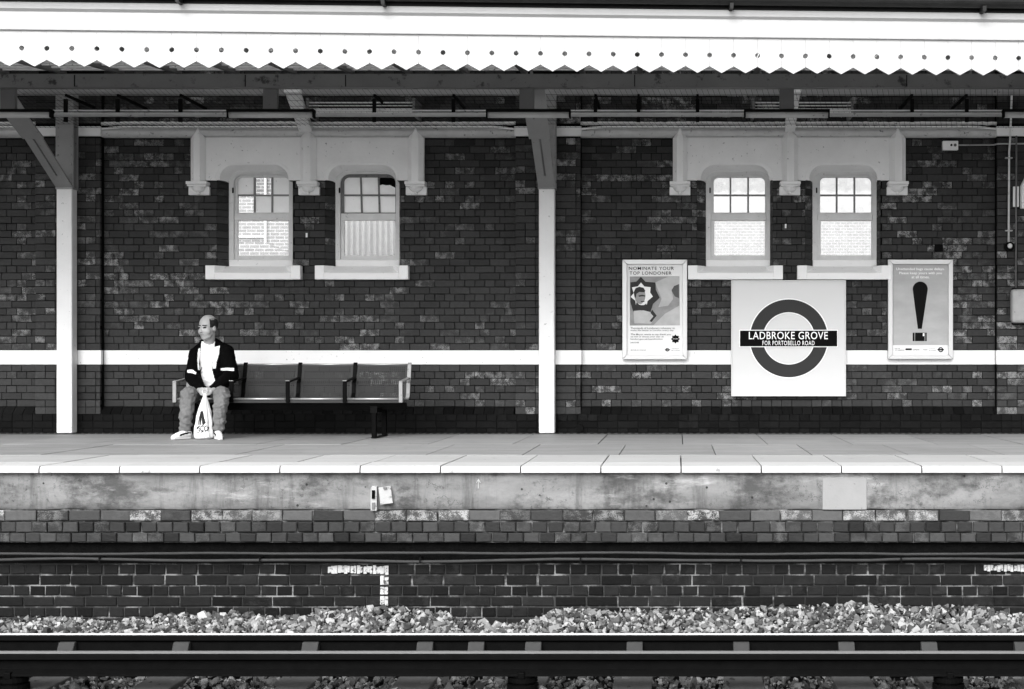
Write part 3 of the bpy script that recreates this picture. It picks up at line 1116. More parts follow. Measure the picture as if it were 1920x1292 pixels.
# windows
wi = 0
for g in (0, 1):
    for w_, (a, b, c, d, e, f) in enumerate(WIN):
        y0 = YW + .105
        sh = c - 424            # shift of this window against the first one, px
        X = lambda px: PX(px + sh, YW) + GX[g] + 0.0
        ZZ = lambda py: PZ(py, YW + .1)
        dark = (g == 0 and w_ == 1)
        fm = MT['frame']
        outer = arch(X(424), X(545), ZZ(317), ZZ(491), .125, 8)
        inner = arch(X(433), X(538), ZZ(326), ZZ(486), .105, 8)
        win = MB().ring_prism(outer, inner, y0, y0 + .10).build('window', fm, wall)
        win['label'] = ['window at the far left of the wall', 'window with a smashed top pane and striped lower light', 'window over the sign, left of the pair', 'window over the sign, right of the pair'][wi]
        um = MT['framed'] if dark else MT['frame']
        ys = y0 + .03
        o2 = arch(X(433), X(538), ZZ(326), ZZ(402), .105, 8)
        i2 = arch(X(439), X(536), ZZ(332), ZZ(398), .055, 8)
        MB().ring_prism(o2, i2, ys, ys + .05).build('upper_sash', um, win)
        tl = (2.0 if dark else 0.0)       # the broken sash has dropped askew
        for px in (470.5, 504):
            m = MB()
            xa, xb = X(px - 1.6), X(px + 1.6)
            dx = PX(CX + tl, YW)
            m.hexa([(xa, ys + .004, ZZ(332)), (xb, ys + .004, ZZ(332)), (xb, ys + .04, ZZ(332)), (xa, ys + .04, ZZ(332)), (xa + dx, ys + .004, ZZ(398)), (xb + dx, ys + .004, ZZ(398)), (xb + dx, ys + .04, ZZ(398)), (xa + dx, ys + .04, ZZ(398))])
            m.build('glazing_bar', MT['framed'] if dark else MT['bars'], win)
        bx('glazing_bar', X(438), X(537), ys + .006, ys + .038, ZZ(367), ZZ(363.8), MT['framed'] if dark else MT['bars'], win)
        bx('meeting_rail', X(433.5), X(537.5), ys - .018, ys + .04, ZZ(413), ZZ(400), fm, win, .004)
        bx('sash_stile', X(433.2), X(440), ys - .012, ys + .02, ZZ(486), ZZ(413), fm, win, .003)
        bx('sash_stile', X(535.5), X(538), ys - .012, ys + .02, ZZ(486), ZZ(413), fm, win, .003)
        bx('bottom_rail', X(440), X(535.5), ys - .012, ys + .02, ZZ(486.5), ZZ(478.5), fm, win, .003)
        bx('frame_sill', X(424.5), X(545), y0 - .012, y0 + .08, ZZ(503), ZZ(487.5), MT['stone'], win, .008)
        # panes
        cells = [((438, 470.5), (332, 365)), ((470.5, 504), (332, 365)), ((504, 537), (332, 365)), ((438, 470.5), (365, 398)), ((470.5, 504), (365, 398)), ((504, 537), (365, 398))]
        for ci, ((xa, xb), (ya, yb)) in enumerate(cells):
            if dark and ci == 2:
                # smashed pane: a jagged remnant with a black sheet added for the darkness seen through the hole
                poly = [(X(504), ZZ(365)), (X(537), ZZ(365)), (X(537), ZZ(352)), (X(531), ZZ(349)), (X(525), ZZ(346)), (X(518), ZZ(346.5)), (X(511), ZZ(345)), (X(504), ZZ(347))]
                MB().prism_xz(poly, ys + .020, ys + .024).build('broken_pane', MT['frost'], win)
                bx('hole_dark_sheet', X(505), X(534), ys + .06, ys + .075, ZZ(352), ZZ(330), MT['black'], win)
                continue
            fr = MT['frost']
            if (g == 0 and w_ == 0 and ci in (1, 3)) or g == 1:
                fr = MT['clear']
            bx('pane', X(xa), X(xb), ys + .020, ys + .024, ZZ(yb), ZZ(ya), fr, win)
        bx('pane', X(440), X(536), ys + .002, ys + .006, ZZ(479), ZZ(413), MT['clear'], win)
        bx('sash_catch', X(430.5), X(433), y0 - .012, y0 + .01, ZZ(362), ZZ(352), MT['black'], win)
        # stone sill with a weathered slope between two stools
        xa, xb = gx(e, g), gx(f, g)
        z5, z4, z6 = PZ(498, YW - .07), PZ(511.5, YW - .1), PZ(524, YW - .1)
        sl = MB().prism_yz([(YW - .10, z6), (YW - .10, z4), (YW + .075, z5), (YW + .12, z5), (YW + .12, z6)], xa + .10, xb - .10)
        sl.hexa([(xa, YW - .099, z6 + .001), (xa + .10, YW - .099, z6 + .001), (xa + .10, YW + .03, z6 + .001), (xa, YW + .03, z6 + .001), (xa, YW - .099, z5), (xa + .10, YW - .099, z5), (xa + .19, YW + .03, z5), (xa, YW + .03, z5)])
        sl.hexa([(xb, YW - .099, z6 + .001), (xb - .10, YW - .099, z6 + .001), (xb - .10, YW + .03, z6 + .001), (xb, YW + .03, z6 + .001), (xb, YW - .099, z5), (xb - .10, YW - .099, z5), (xb - .19, YW + .03, z5), (xb, YW + .03, z5)])
        sl.build('window_sill', MT['white'], win, bevel=.005)
        wi += 1

# small rust holes and paint flecks on the wall
m = MB()
for (px, py) in ((575, 441), (1473, 424)):
    m = MB().box(PX(px - 1.6, YW), PX(px + 1.6, YW), YW - .006, YW + .01, PZ(py + 4, YW), PZ(py - 4, YW))
    m.build('paper_scrap', MT['white'], wall)
bx('vent_hole', PX(1752, YW), PX(1768, YW), YW - .006, YW + .02, PZ(472, YW), PZ(458, YW), MT['black'], wall)
m = MB().tube([(PX(1087, YP), YP - .05, PZ(803, YP)), (PX(1087, YP), YP + .01, PZ(803, YP))], .042, 20)
m.build('waste_pipe', MT['blackmat'], wall)

# ================================================================ beyond the windows
h1 = thing('brick_house', (2.6, 60, -1.6), 'pale brick house seen through the windows above the round sign', 'house')
bx('house_wall', -3, 13, 60, 68, -1.6, 6.25, MT['farbrick'], h1)
bx('parapet', -3.1, 13.1, 59.9, 68.1, 6.25, 6.32, MT['white'], h1)
for k in range(3):
    bx('wall_vent', 1.95 + k * 2.7, 2.65 + k * 2.7, 59.94, 60.02, 4.26, 4.36, MT['steeld'], h1)
h2 = thing('terrace_house', (-12, 40, -1.6), 'grey brick house end seen through the far left window', 'house')
bx('house_wall', -18, -9.2, 40, 48, -1.6, 7.8, MT['farbrick2'], h2)
bx('drainpipe', -10.45, -10.40, 39.9, 39.97, -1.6, 6.2, MT['white'], h2)
bx('window_frame', -11.3, -10.4, 39.92, 40.0, 3.95, 4.0, MT['white'], h2)
lw = MB().prism_xz([(-13, -1.6), (-9.0, -1.6), (-9.0, 3.25), (-10.1, 3.72), (-13, 3.78)], 38.5, 39.0).build('yard_wall', MT['farbrick2'])
tag(lw, 'low yard wall with a sloping coping behind the far left window', 'wall')
cf = MB()
n = 120
v = []
for k in range(n + 1):
    x = -4.75 + 1.3 * k / n
    v += [(x, 21 + .05 * math.sin(k * .9), -1.5), (x, 21 + .05 * math.sin(k * .9), 2.66)]
cf.add(v, [(2 * k, 2 * k + 2, 2 * k + 3, 2 * k + 1) for k in range(n)])
tag(cf.build('corrugated_fence', MT['corr'], smooth=True), 'pale corrugated sheet fence behind the window with the smashed pane', 'fence')

# ================================================================ COLUMNS with brackets
PATH = [(16.74, 2.600), (15.93, 3.005), (15.50, 3.175), (14.97, 3.44)]


def column(x, label):
    yf = 16.72
    c = thing('canopy_column', (x, 16.8, 0), label, 'column', 'canopy columns')
    z1 = 2.60
    bx('shaft', x - .083, x + .083, yf + .002, 16.872, 0.002, z1, MT['colw'], c, .012)
    m = MB()
    m.box(x - .095, x + .095, yf + .01, yf + .03, z1, 3.70)
    m.box(x - .03, x + .03, yf + .03, yf + .14, z1, 3.70)
    m.box(x - .095, x + .095, yf + .14, yf + .155, z1, 3.70)
    m.box(x - .092, x + .092, yf - .004, yf + .158, z1 - .012, z1 + .012)
    m.build('stanchion', MT['steel'], c, bevel=.003)
    rm = MB().ell((0, 0, 0), (.013, .009, .013), 8, 5).mesh('rivet', MT['steel'])
    for sx in (-.072, .072):
        for k in range(11):
            place('rivet', rm, (x + sx, yf + .009, z1 + .06 + k * .097), c)
    br = MB()
    hw = .090

    def seg(p, q, a, b, t=.022):
        d = Vector((0, q[0] - p[0], q[1] - p[1])).normalized()
        nrm = Vector((0, -d.z, d.y))
        if nrm.z < 0:
            nrm = -nrm
        P = [Vector((0, p[0], p[1])), Vector((0, q[0], q[1]))]
        vs_ = []
        for e in P:
            for (xx, o) in ((a, 0), (b, 0), (b, t), (a, t)):
                w = e + nrm * o
                vs_.append((x + xx, w.y, w.z))
        br.hexa(vs_)

    def lerp(p, q, t):
        return (p[0] + (q[0] - p[0]) * t, p[1] + (q[1] - p[1]) * t)
    p0, p1 = PATH[0], PATH[1]
    s0 = lerp(p0, p1, .26)
    seg(p0, s0, -hw, hw)
    seg(s0, p1, -hw, -.009)
    seg(s0, p1, .009, hw)
    for i in range(1, len(PATH) - 1):
        seg(PATH[i], PATH[i + 1], -hw - .022 * i, hw + .012 * i)
    br.build('bracket', MT['steel'], c, bevel=.002)
    # web plate over the soffit
    poly = [(y, z + .02) for y, z in PATH] + [(y, z + .09) for y, z in PATH[::-1]]
    MB().prism_yz(poly, x - .012, x + .012).build('bracket_web', MT['steeld'], c)
    return c


column(-6.50, 'pale steel column with riveted head nearest the seated man')
column(-1.3855, 'pale steel column with riveted head between the bench and the framed posters')

# ================================================================ CANOPY
cang = math.atan(.0517)
OX, OY = -5.316, 12.38
can = thing('platform_canopy', (OX, OY, 3.0), 'white zigzag edged platform canopy with a drilled valance and dark gutter', 'canopy')


def local(name, mbld, mat, smooth=False, bevel=0.0):
    """mesh in the valance's own frame: x along the edge, y towards the wall"""
    o = obj(name, mbld.mesh(name, mat), None, smooth, bevel)
    o.parent = can
    o.location = (0, 0, -3.0)
    o.rotation_euler = (0, 0, cang)
    return o


PIT = .1934
u0 = 40 / 238.9
ZH, ZN, ZT, ZBD = 3.214, 3.124, 3.072, 3.356
rh = .0195
bg_ = .0009
poly = [(bg_, ZBD), (bg_, ZH + rh)]
for k in range(1, 8):
    a = math.pi / 2 - math.pi * k / 8
    poly.append((bg_ + rh * math.cos(a), ZH + rh * math.sin(a)))
poly += [(bg_, ZH - rh), (bg_, ZN), (PIT / 2, ZT), (PIT - bg_, ZN), (PIT - bg_, ZH - rh)]
for k in range(1, 8):
    a = -math.pi / 2 - math.pi * k / 8
    poly.append((PIT - bg_ + rh * math.cos(a), ZH + rh * math.sin(a)))
poly += [(PIT - bg_, ZH + rh), (PIT - bg_, ZBD)]
bmsh = MB().prism_xz([(x, z) for x, z in poly], 0, .022).mesh('valance_board', MT['valance'])
for k in range(-9, 58):
    o = bpy.data.objects.new('valance_board', bmsh)
    COL.objects.link(o)
    o.parent = can
    u = u0 + k * PIT
    o.location = (u * math.cos(cang), u * math.sin(cang), -3.0 + random.uniform(-.002, .002))
    o.rotation_euler = (0, 0, cang + random.uniform(-.006, .006))
U0, U1 = -9, 16
GUP = .03
fprof = [(-.006, ZBD - .004), (-.022, ZBD), (-.024, ZBD + .012), (-.012, ZBD + .026), (-.008, ZBD + .03), (-.008, 3.500), (-.014, 3.505), (-.034, 3.520), (-.040, 3.548), (-.040, 3.568), (.08, 3.568), (.08, ZBD - .004)]
local('fascia', MB().prism_yz(fprof, U0, U1), MT['valance'])
for px in (330, 702, 1345, 1820):
    u = px / 234.0
    local('gutter_bracket', MB().box(u - .014, u + .014, -.160, -.02, 3.560, 3.60), MT['gutter'])
local('eaves_board', MB().box(U0, U1, -.03, .10, 3.569, 3.70), MT['gutter'])
gp = []
for k in range(11):
    a = math.pi + math.pi * k / 10
    gp.append((-.095 + .062 * math.cos(a), 3.655 + .06 * math.sin(a)))
gp += [(-.033, 3.69), (-.040, 3.69)]
for k in range(11):
    a = 2 * math.pi - math.pi * k / 10
    gp.append((-.095 + .055 * math.cos(a), 3.657 + .053 * math.sin(a)))
gp += [(-.157, 3.69)]
local('gutter', MB().prism_yz(gp, U0, U1), MT['gutter'])
# roof deck from the valance to the wall
xa, xb = -14.0, 11.0
yl = lambda x: OY + (x - OX) * .0517 + .03
zr_ = lambda y: 3.575 + (y - 12.41) / (YW + .4 - 12.41) * .41
def deck(ya_, yb_, t0, t1):
    A = (lambda x: yl(x)) if ya_ is None else (lambda x: ya_)
    m_ = MB()
    m_.hexa([(xa, A(xa), zr_(A(xa)) + t0), (xb, A(xb), zr_(A(xb)) + t0), (xb, yb_, zr_(yb_) + t0), (xa, yb_, zr_(yb_) + t0), (xa, A(xa), zr_(A(xa)) + t1), (xb, A(xb), zr_(A(xb)) + t1), (xb, yb_, zr_(yb_) + t1), (xa, yb_, zr_(yb_) + t1)])
    return m_
deck(None, 13.1, 0, .12).build('roof_deck', MT['roofu'], can)
deck(16.95, YW + .4, 0, .12).build('roof_deck', MT['roofu'], can)
GP = .62
for k in range(-15, 11):
    x_ = k * GP + .225
    m_ = MB()
    ya_, yb_ = 13.1, 16.95
    m_.hexa([(x_ + .004, ya_, zr_(ya_) + .05), (x_ + GP - .004, ya_, zr_(ya_) + .05), (x_ + GP - .004, yb_, zr_(yb_) + .05), (x_ + .004, yb_, zr_(yb_) + .05), (x_ + .004, ya_, zr_(ya_) + .056), (x_ + GP - .004, ya_, zr_(ya_) + .056), (x_ + GP - .004, yb_, zr_(yb_) + .056), (x_ + .004, yb_, zr_(yb_) + .056)])
    m_.build('rooflight_pane', MT['rooflight'], can)
for k, y in enumerate((16.05, 16.30, 16.55, 16.80)):
    zr = 3.575 + (y - 12.7) / 4.7 * .40 - .03
    bx('roof_batten', XL, XR, y, y + .035, zr - .03, zr + .005, MT['pipew'], can)
for k in range(-14, 10):
    x = k * .62 + .2
    zr = lambda y: 3.575 + (y - 12.7) / 4.7 * .40
    MB().hexa([(x, 12.9, zr(12.9) - .09), (x + .05, 12.9, zr(12.9) - .09), (x + .05, 12.9, zr(12.9)), (x, 12.9, zr(12.9)), (x, 16.98, zr(16.98) - .09), (x + .05, 16.98, zr(16.98) - .09), (x + .05, 16.98, zr(16.98)), (x, 16.98, zr(16.98))]).build('rafter', MT['steeld'], can)
YBM = 14.85
m = MB()
zb0, zb1 = PZ(162.5, YBM), PZ(138.5, YBM)
m.box(XL, XR, YBM, YBM + .02, zb0, zb1)
m.box(XL, XR, YBM - .004, YBM + .10, zb0 - .008, zb0)
m.build('eaves_beam', MT['beam'], can)
for px in (140, 460, 648, 1190, 1700):
    bx('beam_splice', PX(px, YBM) - .004, PX(px, YBM) + .004, YBM - .006, YBM, zb0, zb1 - .01, MT['black'], can)
m = MB().tube([(XL, 16.55, PZ(170.5, 16.55)), (XR, 16.55, PZ(170.5, 16.55))], .047, 14)
m.build('wall_plate_pipe', MT['pipeg'], can, smooth=True)

# ---- raking struts from the window hoods
for i, px in enumerate((580, 1480)):
    X0 = PX(px, YW)
    st = MB()
    p, q = Vector((X0 - .02 if i == 0 else X0, 16.93, PZ(242, 16.93))), Vector((X0 - .0, 16.28, PZ(174, 16.28)))
    d = (q - p).normalized()
    nrm = Vector((1, 0, 0)).cross(d)
    w = .07 if i == 0 else .055
    vs_ = []
    for e in (p, q):
        for (a, b) in ((-w, -.04), (w, -.04), (w, .04), (-w, .04)):
            vs_.append(tuple(e + Vector((a, 0, 0)) + nrm * b))
    st.hexa(vs_)
    s = thing('raking_strut', tuple(p), ['white painted strut leaning out over the pair of windows left of the middle column', 'white painted strut leaning out over the pair of windows above the round sign'][i], 'strut', 'raking struts')
    st.build('timber', MT['pipew'], s, bevel=.006)
    bx('strut_cap', q.x - w - .012, q.x + w + .012, q.y - .06, q.y + .05, q.z - .005, q.z + .035, MT['white'], s, .006)

# ---- light fittings on hangers
LF = [(-62, 98, 17, 'cut off at the left photo edge'), (427, 590, 508, 'left of the middle column'), (912, 1070, 988, 'crossing the middle column'), (1395, 1555, 1475, 'over the windows above the round sign'), (1880, 2043, 1962, 'cut off at the right photo edge')]
YLT = 15.02
for (a, b, c, where) in LF:
    t = thing('light_fitting', (PX((a + b) / 2, YLT), YLT, PZ(221, YLT)), 'tube light fitting on a grey hanger, ' + where, 'light fitting', 'platform lights')
    xa, xb = PX(a, YLT), PX(b, YLT)
    bx('housing', xa, xb, YLT - .06, YLT + .06, PZ(211, YLT), PZ(206, YLT), MT['blackmat'], t, .004)
    zc = PZ(214, YLT)
    m = MB().tube([(xa + .012, YLT, zc), (xb - .012, YLT, zc)], .037, 16)
    m.build('diffuser', MT['lamp'], t, smooth=True)
    for x in (xa, xb - .014):
        bx('end_cap', x, x + .014, YLT - .045, YLT + .045, PZ(221.5, YLT), PZ(205.5, YLT), MT['blackmat'], t, .003)
    x0 = PX(c, YLT)
    bx('hanger', x0 - .068, x0 + .068, YLT - .035, YLT + .03, PZ(206, YLT), PZ(164.5, YLT), MT['steeld'], t, .004)
# conduit that joins them
ct = thing('lighting_conduit', (0, 16.1, 3.2), 'straight grey conduit running behind the tube light fittings', 'conduit')
MB().tube([(XL, 16.1, PZ(215, 16.1)), (XR, 16.1, PZ(215, 16.1))], .022, 12).build('pipe', MT['pipeg'], ct, smooth=True)
MB().tube([(XL, 16.14, PZ(207.5, 16.14)), (XR, 16.14, PZ(207.5, 16.14))], .008, 8).build('thin_pipe', MT['pipew'], ct, smooth=True)
for px in (150, 245, 360, 715, 860, 1120, 1199, 1307, 1700, 1800):
    x = PX(px, 16.5)
    m = MB()
    m.box(x - .012, x + .012, 16.12, 16.995, PZ(196, 16.5) + .02, PZ(196, 16.5) + .045)
    m.box(x - .018, x + .018, 16.10, 16.13, PZ(229, 16.12), PZ(186, 16.12))
    m.build('wall_bracket', MT['blackmat'], ct)
# ---- cable trays
for i, (a, b) in enumerate(((575, 778), (1411, 1600))):
    y = 16.55
    t = thing('cable_tray', (PX((a + b) / 2, y), y, PZ(212, y)), ['rack of four thin wires beside the left strut', 'rack of four thin wires beside the right strut'][i], 'cable rack', 'cable racks')
    for py in (192.5, 198.5, 204.5, 210):
        MB().tube([(PX(a, y), y, PZ(py, y)), (PX(b, y), y, PZ(py, y))], .007, 8).build('wire', MT['pipew'], t, smooth=True)
    for px in (a + 2, b - 2):
        bx('end_bracket', PX(px - 2.5, y), PX(px + 2.5, y), y - .015, YW - .001, PZ(216, y), PZ(184, y), MT['steeld'], t)
# ---- pipes lying on the cornice, bay by bay
bays = [(XL, PIL[1][0], 'left of the first column'), (PIL[1][1], PIL[2][0], 'between the two columns'), (PIL[2][1], PIL[3][0], 'over the posters and the round sign')]
for (xa, xb, where) in bays:
    y = 16.93
    pts, n = [], int((xb - xa) / .05)
    for k in range(n + 1):
        x = xa + (xb - xa) * k / n
        pts.append((x, y + .004 * math.sin(x * 40), PZ(231.5, y) + .006 * mnoise.noise((x * 2, 0, 0)) + .003 * math.sin(x * 60)))
    tag(MB().tube(pts, .019, 10).build('lagged_cable', MT['pipew'], smooth=True), 'pale lumpy lagged cable above the cornice, ' + where, 'cable', 'cornice cables')
    y = 16.90
    e = .25
    pts = [(xa + .01, y, PZ(242, y)), (xa + e * .5, y, PZ(239.5, y)), (xa + e, y, PZ(238, y)), (xb - e, y, PZ(238, y)), (xb - e * .5, y, PZ(239.5, y)), (xb - .01, y, PZ(242, y))]
    tag(MB().tube(pts, .011, 10).build('white_pipe', MT['white'], smooth=True), 'thin white pipe lying on the cornice, ' + where, 'pipe', 'cornice pipes')

# ================================================================ fittings at the right end of the wall
y = YW
ab = thing('alarm_box', (PX(1780, y), y, PZ(283, y)), 'small white alarm box high on the brick wall at the right', 'box')
bx('case', PX(1766, y), PX(1795, y), y - .06, y + .01, PZ(282.5, y), PZ(265.5, y), MT['enamelw'], ab, .006)
MB().tube([(PX(1782, y), y - .067, PZ(273.5, y)), (PX(1782, y), y - .055, PZ(273.5, y))], .012, 12).build('sounder_hole', MT['black'], ab)
MB().tube([(PX(1789, y), y - .067, PZ(273.5, y)), (PX(1789, y), y - .055, PZ(273.5, y))], .016, 12).build('key_switch', MT['steeld'], ab)
MB().tube([(PX(1795, y), y - .03, PZ(273, y)), (PX(1862, y), y - .03, PZ(272.5, y)), (PX(1866, y), y - .11, PZ(272.5, y)), (XR, y - .12, PZ(271, y))], .009, 8).build('conduit', MT['pipeg'], ab, smooth=True)
y = YP
bl_ = thing('bulkhead_conduit', (PX(1891, y), y, PZ(470, y)), 'white vertical conduit ending in a round fitting at the right pilaster', 'conduit')
MB().tube([(PX(1896, y), y - .03, PZ(175, y)), (PX(1893, y), y - .03, PZ(262, y)), (PX(1891, y), y - .03, PZ(285, y)), (PX(1890, y), y - .03, PZ(455, y))], .011, 10).build('pipe', MT['pipew'], bl_, smooth=True)
MB().tube([(PX(1891, y), y - .06, PZ(463, y)), (PX(1891, y), y + .005, PZ(463, y))], .05, 18).build('back_plate', MT['black'], bl_)
MB().ell((PX(1891, y), y - .07, PZ(462, y)), (.026, .03, .028), 12, 8).build('lamp_globe', MT['pipew'], bl_, smooth=True)
for py in (297, 433):
    bx('pipe_clip', PX(1884, y), PX(1897, y), y - .045, y + .004, PZ(py + 1.2, y), PZ(py - 1.2, y), MT['pipeg'], bl_)
c2 = MB().tube([(PX(1905, y), y - .02, PZ(245, y)), (PX(1904, y), y - .02, PZ(540, y))], .010, 8).build('dark_conduit', MT['steeld'], smooth=True)
tag(c2, 'thin dark vertical conduit running down to the rounded white box', 'conduit')
hb = thing('wall_box', (PX(1915, y), y, PZ(606, y)), 'rounded white metal box on the wall cut by the right photo edge', 'box')
bx('casing', PX(1893, y), PX(1945, y), y - .12, y + .005, PZ(606, y), PZ(543, y), MT['pipeg'], hb, .035)
bx('mounting_plate', PX(1897, y), PX(1943, y), y - .01, y + .006, PZ(609, y), PZ(540, y), MT['blackmat'], hb)
sg = thing('horn_speaker', (PX(1915, y), y, PZ(392, y)), 'pale wedge shaped housing high at the right photo edge', 'loudspeaker')
MB().prism_xz([(PX(1912, y), PZ(392, y)), (PX(1940, y), PZ(392, y)), (PX(1940, y), PZ(325, y)), (PX(1924, y), PZ(325, y)), (PX(1912, y), PZ(350, y))], y - .09, y - .005).build('horn', MT['stone'], sg, bevel=.01)
bx('mounting_plate', PX(1899, y), PX(1910, y), y - .02, y + .004, PZ(388, y), PZ(350, y), MT['stone'], sg, .004)

# ---- bird netting slung between the beam and the cornice
nt = MB()
for k in range(9):
    t = k / 8
    yy, zz = 15.82 + (16.86 - 15.82) * t, 3.50 + (3.262 - 3.50) * t - .03 * math.sin(math.pi * t)
    nt.tube([(XL + .2, yy, zz), (XR - .2, yy, zz)], .0016, 4, cap=False)
x = XL + .3
while x < XR - .6:
    pts = []
    for k in range(7):
        t = k / 6
        pts.append((x + .22 * t, 15.82 + (16.86 - 15.82) * t, 3.50 + (3.262 - 3.50) * t - .03 * math.sin(math.pi * t)))
    nt.tube(pts, .0016, 4, cap=False)
    x += .055
tag(nt.build('bird_netting', MT['blackmat'], can), kind='stuff')
# ================================================================ SIGNS AND POSTERS
def flat(name, poly, y, mat, parent, t=.0016):
    return MB().prism_xz(poly, y - t, y).build(name, mat, parent)


def rect(x0, x1, y0, y1, d):
    return [(PX(x0, d), PZ(y1, d)), (PX(x1, d), PZ(y1, d)), (PX(x1, d), PZ(y0, d)), (PX(x0, d), PZ(y0, d))]


def ringflat(name, cx, cz, r0, r1, y, mat, parent, n=72, t=.0016):
    return MB().ring_prism(circle(cx, cz, r1, n), circle(cx, cz, r0, n), y - t, y).build(name, mat, parent)


D = 16.92
SGN = 'square white station sign with a dark ring and a black name bar'
sg = thing('station_sign', (PX(1478.5, D), D, PZ(743, D)), SGN, 'sign')
xa, xb, za, zb = PX(1371, D), PX(1586, D), PZ(743, D), PZ(525.5, D)
bx('board', xa, xb, D, D + .035, za, zb, MT['sign'], sg, .004)
bx('backing', xa + .05, xb - .05, D + .036, YW + .002, za + .05, zb - .05, MT['blackmat'], sg)
u = D / FPX
for (a0, a1, c0, c1) in ((xa, xb, zb - .012, zb), (xa, xb, za, za + .012), (xa, xa + .012, za + .0125, zb - .0125), (xb - .012, xb, za + .0125, zb - .0125)):
    bx('trim', a0, a1, D - .012, D - .0005, c0, c1, MT['sign'], sg, .002)
cx, cz = PX(1479, D), PZ(634.5, D)
ringflat('ring_border', cx, cz, 47.2 * u, 75.0 * u, D - .001, MT['enamelw'], sg)
ringflat('ring', cx, cz, 49 * u, 73 * u, D - .004, MT['ring'], sg)
flat('bar_border', rect(1386, 1571, 618.5, 651, D), D - .007, MT['enamelw'], sg)
flat('name_bar', rect(1387.5, 1569.5, 620, 649.5, D), D - .010, MT['bar'], sg)
text('LADBROKE GROVE', PX(1404, D), PX(1552, D), PZ(636.3, D), PZ(622, D), D - .0135, MT['enamelw'], sg, .006, spacing=1.08)
text('FOR PORTOBELLO ROAD', PX(1429.5, D), PX(1527, D), PZ(647.5, D), PZ(639, D), D - .0135, MT['enamelw'], sg, .004, spacing=1.12)


def poster_frame(x0, x1, y0, y1, label):
    d = D
    p = thing('poster_frame', (PX((x0 + x1) / 2, d), d, PZ(y1, d)), label, 'poster', 'framed posters')
    X0, X1, Z0, Z1 = PX(x0, d), PX(x1, d), PZ(y1, d), PZ(y0, d)
    w = 8.5 * d / FPX
    bx('back_panel', X0 + .004, X1 - .004, d + .022, YW + .003, Z0 + .004, Z1 - .004, MT['steeld'], p)
    for k, poly in enumerate(([(X0, Z1), (X0 + w, Z1 - w), (X1 - w, Z1 - w), (X1, Z1)], [(X0, Z0), (X1, Z0), (X1 - w, Z0 + w), (X0 + w, Z0 + w)],
                              [(X0, Z0), (X0 + w, Z0 + w), (X0 + w, Z1 - w), (X0, Z1)], [(X1, Z0), (X1, Z1), (X1 - w, Z1 - w), (X1 - w, Z0 + w)])):
        cxm, czm = sum(a for a, b in poly) / 4, sum(b for a, b in poly) / 4
        q = [(cxm + (a - cxm) * .998, czm + (b - czm) * .998) for a, b in poly]
        MB().prism_xz(q, d - .018, d + .022).build('frame_rail', MT['alu'], p, bevel=.004)
    return p


# --- star poster
pf = poster_frame(1167, 1288.5, 487, 674, 'framed white poster with star shapes and small print beside the column')
d = D + .004
q = lambda x, y: (PX(1160 + x / 6.457, d), PZ(480 + y / 6.457, d))
flat('paper', rect(1174.5, 1281, 494, 667, d), d + .012, MT['paper'], pf)
yl_ = d + .009
text('NOMINATE YOUR', *[q(125, 0)[0], q(668, 0)[0]], q(0, 169)[1], q(0, 130)[1], yl_ - .003, MT['ink'], pf, .002, spacing=1.15)
text('TOP LONDONER', *[q(132, 0)[0], q(640, 0)[0]], q(0, 227)[1], q(0, 187)[1], yl_ - .003, MT['ink'], pf, .002, spacing=1.15)
flat('picture', [q(135, 842), q(740, 838), q(735, 245), q(135, 248)], yl_, MT['inkm'], pf)
flat('picture_swirl', [q(440, 320), q(600, 250), q(735, 246), q(735, 340), q(640, 400), q(660, 520), q(600, 600), q(480, 620), q(520, 520)], yl_ - .002, MT['inkl'], pf)
flat('picture_swirl', [q(420, 838), q(560, 700), q(735, 600), q(738, 836)], yl_ - .002, MT['inkl'], pf)
flat('picture_figure', [q(640, 420), q(670, 365), q(728, 340), q(730, 510), q(680, 490)], yl_ - .004, MT['inkg'], pf)
flat('dark_star', [q(140, 320), q(215, 310), q(268, 252), q(325, 312), q(445, 322), q(450, 410), q(497, 505), q(415, 582), q(385, 682), q(285, 655), q(178, 682), q(142, 560)], yl_ - .005, MT['inkd'], pf)
flat('white_star', [q(160, 380), q(232, 368), q(270, 322), q(312, 370), q(387, 378), q(381, 442), q(414, 492), q(350, 545), q(340, 592), q(210, 600), q(202, 542), q(145, 495), q(182, 450)], yl_ - .0065, MT['paper'], pf)
flat('portrait_shirt', [q(180, 665), q(285, 655), q(380, 678), q(450, 740), q(390, 822), q(190, 815)], yl_ - .0065, MT['inkl'], pf)
flat('portrait_sleeve', [q(385, 690), q(405, 650), q(460, 722), q(400, 800), q(372, 790), q(420, 730)], yl_ - .0082, MT['inkd'], pf)
flat('portrait_collar', [q(215, 560), q(250, 590), q(300, 600), q(335, 575), q(345, 640), q(285, 660), q(200, 650)], yl_ - .0082, MT['inkd'], pf)
flat('portrait_face', [(q(258, 478)[0] + a * .0105 * 1.0, q(258, 478)[1] + b * .0148) for a, b in [(math.cos(t) * 1.0, math.sin(t)) for t in np.linspace(0, 2 * math.pi, 20, endpoint=False)]] if False else
     [q(258 + 66 * math.cos(t), 480 + 102 * math.sin(t)) for t in np.linspace(0, 2 * math.pi, 22, endpoint=False)], yl_ - .0098, MT['inkm'], pf)
flat('portrait_hair', [q(190, 490), q(182, 440), q(205, 390), q(250, 373), q(300, 385), q(322, 420), q(315, 440), q(250, 435), q(215, 460), q(208, 510)], yl_ - .0114, MT['inkd'], pf)
flat('portrait_brow', [q(240, 478), q(285, 470), q(322, 478), q(322, 492), q(285, 488), q(245, 494)], yl_ - .0114, MT['inkd'], pf)
flat('portrait_mouth', [q(268, 546), q(312, 546), q(312, 556), q(268, 558)], yl_ - .0114, MT['inkd'], pf)
